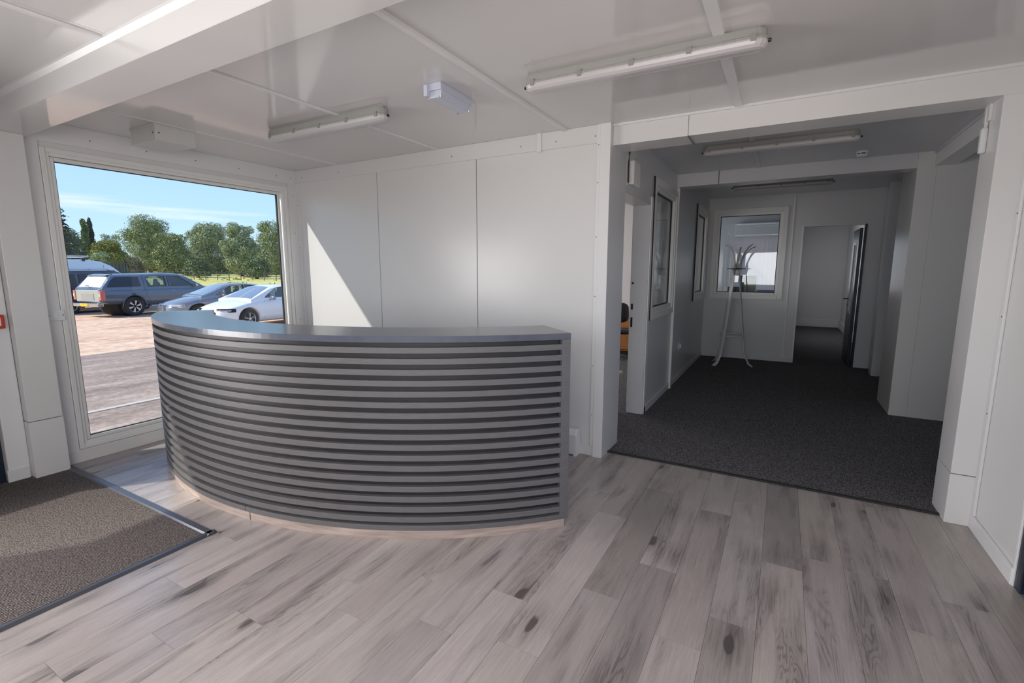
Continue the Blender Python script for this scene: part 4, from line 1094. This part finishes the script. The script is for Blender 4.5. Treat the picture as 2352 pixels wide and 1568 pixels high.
# pickup with canopy: seen from behind its near side
pk, W, sa, ws_ = car('pickup_truck', 'dark blue pickup truck with a hard canopy on its bed', 'pickup truck', (-25.4, 11.5, G), 98, dict(
    w=1.87, x0=-2.80, x1=2.62, paint='p_blue', mpaint='chrome', hpaint='chrome', r=.41, tw=.27, wheels=(-1.62, 1.50), spokes=6, style=0,
    bottom=[(-2.8, .62), (-2.3, .52), (-1, .42), (1, .42), (2.2, .44), (2.62, .55)], belt=[(-2.8, 1.17), (1.1, 1.17), (2.2, 1.10), (2.62, 1.0)],
    hood=[(-2.8, 1.19), (1.1, 1.19), (1.4, 1.22), (2.3, 1.16), (2.62, 1.02)], plan=[(-2.8, .95), (-2.5, 1), (1.9, 1), (2.4, .94), (2.62, .82)],
    zbelt=1.15, tum=.17, cab_w=.96, roof=[(-2.80, 1.16), (-2.74, 1.26), (-2.38, 1.74), (-2.25, 1.78), (-1.0, 1.80), (-.2, 1.83), (.45, 1.80), (.75, 1.72), (1.55, 1.18)],
    open=[[(-1.00, 1.25), (-.22, 1.25), (-.22, 1.68), (-.82, 1.68), (-1.0, 1.60)], [(-.10, 1.25), (.98, 1.25), (.92, 1.32), (.42, 1.66), (-.10, 1.68)]],
    shut=[[(-2.58, 1.25), (-1.30, 1.25), (-1.33, 1.66), (-2.22, 1.66), (-2.42, 1.50)]],
    screens=[('windscreen', .78, 1.46, 'windscreen'), ('canopy_window', -2.42, -2.74, 'p_white')], seats=(-.75, .15), mirror=(1.05, 1.25), cavity=[(-1.03, 1.19), (1.12, 1.19), (.42, 1.70), (-.9, 1.72)],  # rear canopy window is painted white to imitate sun glare
    seams=[[(-1.14, 1.76), (-1.16, 1.2), (-1.12, .9), (-.98, .62), (-.9, .48)], [(-.16, 1.2), (-.16, .46)], [(1.02, 1.18), (1.06, .46)]], handles=[(-.93, 1.02), (.02, 1.03)]))
extra(pk, 'tailgate', B(-2.86, -2.79, -.76, .76, .66, 1.14), 'alloy', bevel=.02)
extra(pk, 'tailgate_recess', B(-2.872, -2.858, -.45, .40, .72, 1.0), mat('tailgate_grey', (.33, .31, .29), .5), bevel=.01)
extra(pk, 'bumper', B(-3.02, -2.78, -.90, .90, .46, .60), 'chrome', bevel=.03)
extra(pk, 'number_plate', B(-3.03, -3.018, -.28, .24, .48, .59), 'yellow')
extra(pk, 'tow_bar', MB().tube([(-3.0, 0, .42), (-3.14, 0, .42), (-3.16, 0, .50)], .03), 'black')
extra(pk, 'roof_spoiler', MB().prism([(-2.47, 1.70), (-2.46, 1.725), (-2.2, 1.795), (-2.2, 1.73)], 'y', -.62, .62), 'p_dark', bevel=.01)
extra(pk, 'canopy_handle', MB().tube([(-2.80, -.10, 1.30), (-2.82, -.08, 1.31), (-2.82, .08, 1.31), (-2.80, .10, 1.30)], .016), 'black')
for s in (-1, 1):
    extra(pk, 'tail_light', B(-2.875, -2.70, min(s*.78, s*.93), max(s*.78, s*.93), .72, 1.12), 'tail', bevel=.02)
    extra(pk, 'lamp_surround', B(-2.885, -2.86, min(s*.80, s*.91), max(s*.80, s*.91), .86, 1.0), 'lamp', bevel=.01)
    extra(pk, 'arch_flare', MB().tube([(-1.62+.475*math.cos(a), s*(W-.004), .42+.475*math.sin(a)) for a in [math.pi*i/14 for i in range(15)]], .020, 6), 'p_blue', smooth=True)
    extra(pk, 'headlight', B(2.35, 2.60, min(s*.55, s*.86), max(s*.55, s*.86), .78, .95), 'lamp', bevel=.03)
    extra(pk, 'side_step', MB().tube([(-.95, s*.88, .38), (.95, s*.88, .38)], .035), 'chrome')
extra(pk, 'grille', B(2.58, 2.64, -.52, .52, .66, .95), 'black', bevel=.02)

def saloon(name, label, loc, deg, **kw):
    S = dict(w=1.83, x0=-2.33, x1=2.33, r=.335, tw=.22, wheels=(-1.38, 1.45), spokes=5, style=1,
        bottom=[(-2.33, .42), (-2.0, .26), (-1, .20), (1, .20), (2.0, .20), (2.33, .30)], belt=[(-2.33, .92), (-1.5, .95), (.8, .92), (1.5, .84), (2.1, .70), (2.33, .58)],
        hood=[(-2.33, .96), (-1.8, 1.04), (.5, 1.02), (1.0, 1.0), (1.6, .92), (2.1, .78), (2.33, .62)], plan=[(-2.33, .74), (-2.1, .90), (-1.6, .98), (0, 1), (1.6, .985), (2.0, .90), (2.2, .76), (2.33, .60)],
        zbelt=.94, tum=.26, cab_w=.93, roof=[(-2.15, .98), (-1.5, 1.22), (-.9, 1.38), (-.3, 1.44), (.1, 1.43), (.45, 1.36), (1.35, .96)],
        open=[[(-.28, 1.02), (.78, 1.02), (.70, 1.08), (.22, 1.32), (-.28, 1.36)], [(-1.30, 1.03), (-.38, 1.03), (-.38, 1.36), (-.75, 1.33), (-1.2, 1.18)]], shut=[],
        screens=[('windscreen', .42, 1.24, 'windscreen'), ('rear_window', -1.05, -1.75, 'screen')], seats=(-.15, -1.0), mirror=(.62, .99), cavity=[(-1.38, .98), (.88, .98), (.24, 1.34), (-.35, 1.385), (-.8, 1.33)],
        seams=[[(-.33, .94), (-.33, .30)], [(.86, .92), (.92, .32)], [(-1.3, .94), (-1.15, .55), (-1.0, .32)]], handles=[(-.15, .80), (-1.1, .82)])
    S.update(kw)
    root, W, sa, ws_ = car(name, label, 'car', loc, deg, S)
    return root, W
gs, W = saloon('saloon_car', 'grey metallic saloon car between the pickup and the white car', (-19.7, 11.4, G), -96, paint='p_grey', mpaint='p_grey', hpaint='p_grey')
ws2, W = saloon('saloon_car', 'white saloon car nearest the building, behind the desk top', (-16.5, 11.03, G), -86, paint='p_white', mpaint='p_grey', hpaint='chrome')
for root, white in ((gs, 0), (ws2, 1)):
    for s in (-1, 1):
        yy = sorted((s*.50, s*.80))
        hl = MB().prism([(2.28, s*.42), (2.235, s*.60), (2.02, s*.84), (1.90, s*.855), (1.95, s*.70), (2.16, s*.45)], 'z', .585, .70)
        h_ = extra(root, 'headlight', hl, 'arch' if white else 'lamp', bevel=.012)
        extra(h_, 'lamp_lens', MB().prism([(2.300, s*.44), (2.262, s*.60), (2.06, s*.83), (2.00, s*.80), (2.20, s*.50)], 'z', .625, .66), 'lamp', bevel=.006)
        extra(root, 'tail_light', B(-2.30, -2.05, min(s*.52, s*.78), max(s*.52, s*.78), .78, .90), 'tail', bevel=.02)
        extra(root, 'air_intake', B(2.10, 2.24, min(s*.50, s*.72), max(s*.50, s*.72), .30, .42), 'arch', bevel=.02)
    if white:
        extra(root, 'grille', MB().prism([(-.40, .42), (.40, .42), (.46, .58), (.36, .62), (-.36, .62), (-.46, .58)], 'x', 2.22, 2.345), 'arch', bevel=.015)
        em_ = extra(root, 'grille_badge', MB().lathe([(.075, 2.345), (.085, 2.352), (.095, 2.352), (.097, 2.345)], 24, 'x', (0, 0, .525)), 'alloy')
        for k in range(3):
            a = R(90+120*k)
            extra(em_, 'badge_ray', MB().prism([(.012*math.cos(a+1.57), .525+.012*math.sin(a+1.57)), (.088*math.cos(a), .525+.088*math.sin(a)), (.012*math.cos(a-1.57), .525+.012*math.sin(a-1.57))], 'x', 2.350, 2.362), 'chrome')
        extra(root, 'grille_bar', B(2.335, 2.35, -.40, .40, .515, .535), 'alloy')
    else:
        for s in (-1, 1):
            g_ = extra(root, 'grille', MB().prism([(s*.03, .44), (s*.26, .44), (s*.30, .60), (s*.22, .66), (s*.05, .66)], 'x', 2.22, 2.34), 'arch', bevel=.012)
            for k in range(6):
                y = s*(.055+.035*k); extra(g_, 'grille_bar', B(2.335, 2.35, y-.004, y+.004, .46, .64), 'alloy')
            extra(g_, 'grille_surround', MB().tube([(2.335, s*.03, .44), (2.335, s*.26, .44), (2.33, s*.30, .60), (2.32, s*.22, .665), (2.32, s*.05, .665), (2.335, s*.03, .44)], .012, 6), 'chrome')
    extra(root, 'number_plate', B(2.33, 2.345, -.26, .26, .32, .42), 'upvc')
# white van
wx_, wy_ = -31.3, 10.5
vn, W, sa, ws_ = car('panel_van', 'white high-roof panel van with roof bars behind the pickup', 'van', (wx_, wy_, G), 98, dict(
    w=2.0, x0=-2.95, x1=2.95, paint='p_white', mpaint='black', hpaint='black', r=.36, tw=.24, wheels=(-1.9, 1.85), spokes=5, style=0,
    bottom=[(-2.95, .40), (2.5, .34), (2.95, .42)], belt=[(-2.95, 1.20), (1.6, 1.20), (2.4, 1.12), (2.95, .85)], hood=[(-2.95, 1.24), (1.9, 1.24), (2.5, 1.18), (2.95, .90)],
    plan=[(-2.95, .97), (2.2, 1), (2.7, .90), (2.95, .76)], zbelt=1.15, tum=.13, cab_w=.97,
    roof=[(-2.95, 2.30), (-2.85, 2.46), (.2, 2.48), (.75, 2.40), (1.20, 2.18), (2.20, 1.24)], open=[[(.95, 1.32), (1.92, 1.32), (1.80, 1.42), (1.25, 1.90), (.95, 1.92)]], shut=[],
    screens=[('windscreen', 1.22, 2.12, 'screen')], seats=(.85,), mirror=(1.75, 1.40), cavity=[(.90, 1.28), (2.0, 1.28), (1.22, 1.98), (.90, 1.98)], seams=[[(.80, 2.2), (.80, .45)], [(-.9, 2.1), (-.9, .45)]], handles=[(.70, 1.15)]))
for x in (-1.3, .0):
    for s in (-1, 1): extra(vn, 'roof_bar_foot', B(x-.06, x+.06, min(s*.72, s*.84), max(s*.72, s*.84), 2.40, 2.56), 'black', bevel=.01)
    extra(vn, 'roof_bar', B(x-.035, x+.035, -.86, .86, 2.555, 2.59), 'alloy', bevel=.008)
extra(vn, 'roof_pipe', MB().tube([(-1.45, -.55, 2.63), (.35, -.55, 2.63)], .04), 'alloy')
# dark people carrier between the van and the pickup
pc, W, sa, ws_ = car('people_carrier', 'dark plum-grey people carrier, mostly hidden beyond the pickup', 'car', (-28.6, 10.3, G), 98, dict(
    w=1.92, x0=-2.45, x1=2.45, paint='p_dark', mpaint='p_dark', hpaint='chrome', r=.35, tw=.23, wheels=(-1.52, 1.5), spokes=5, style=1,
    bottom=[(-2.45, .42), (-2.1, .28), (2.0, .26), (2.45, .38)], belt=[(-2.45, 1.12), (1.3, 1.10), (2.1, .95), (2.45, .75)], hood=[(-2.45, 1.16), (1.4, 1.16), (2.1, 1.02), (2.45, .80)],
    plan=[(-2.45, .90), (-2.2, .98), (1.8, 1), (2.2, .9), (2.45, .74)], zbelt=1.10, tum=.15, cab_w=.96,
    roof=[(-2.42, 1.20), (-2.30, 1.80), (-2.0, 1.93), (.2, 1.95), (.65, 1.88), (1.75, 1.16)], open=[[(-.05, 1.2), (1.15, 1.2), (1.05, 1.3), (.5, 1.75), (-.05, 1.78)]],
    shut=[[(-2.15, 1.22), (-1.2, 1.22), (-1.2, 1.78), (-2.0, 1.78)], [(-1.08, 1.22), (-.15, 1.22), (-.15, 1.78), (-1.08, 1.78)]],
    screens=[('windscreen', .70, 1.66, 'screen'), ('rear_window', -2.33, -2.40, 'screen')], seats=(.0,), mirror=(1.1, 1.25), cavity=[(-.10, 1.16), (1.25, 1.16), (.45, 1.80), (-.10, 1.82)], seams=[[(-.1, 1.1), (-.1, .4)], [(-1.14, 1.1), (-1.14, .4)]], handles=[(-.3, 1.0)]))
for s in (-1, 1):
    extra(pc, 'tail_light', B(-2.47, -2.36, min(s*.74, s*.88), max(s*.74, s*.88), .9, 1.5), 'tail', bevel=.02)
    extra(pc, 'roof_rail', MB().tube([(-2.0, s*.70, 1.93), (-1.9, s*.70, 1.99), (.1, s*.70, 2.0), (.3, s*.70, 1.93)], .018), 'alloy')
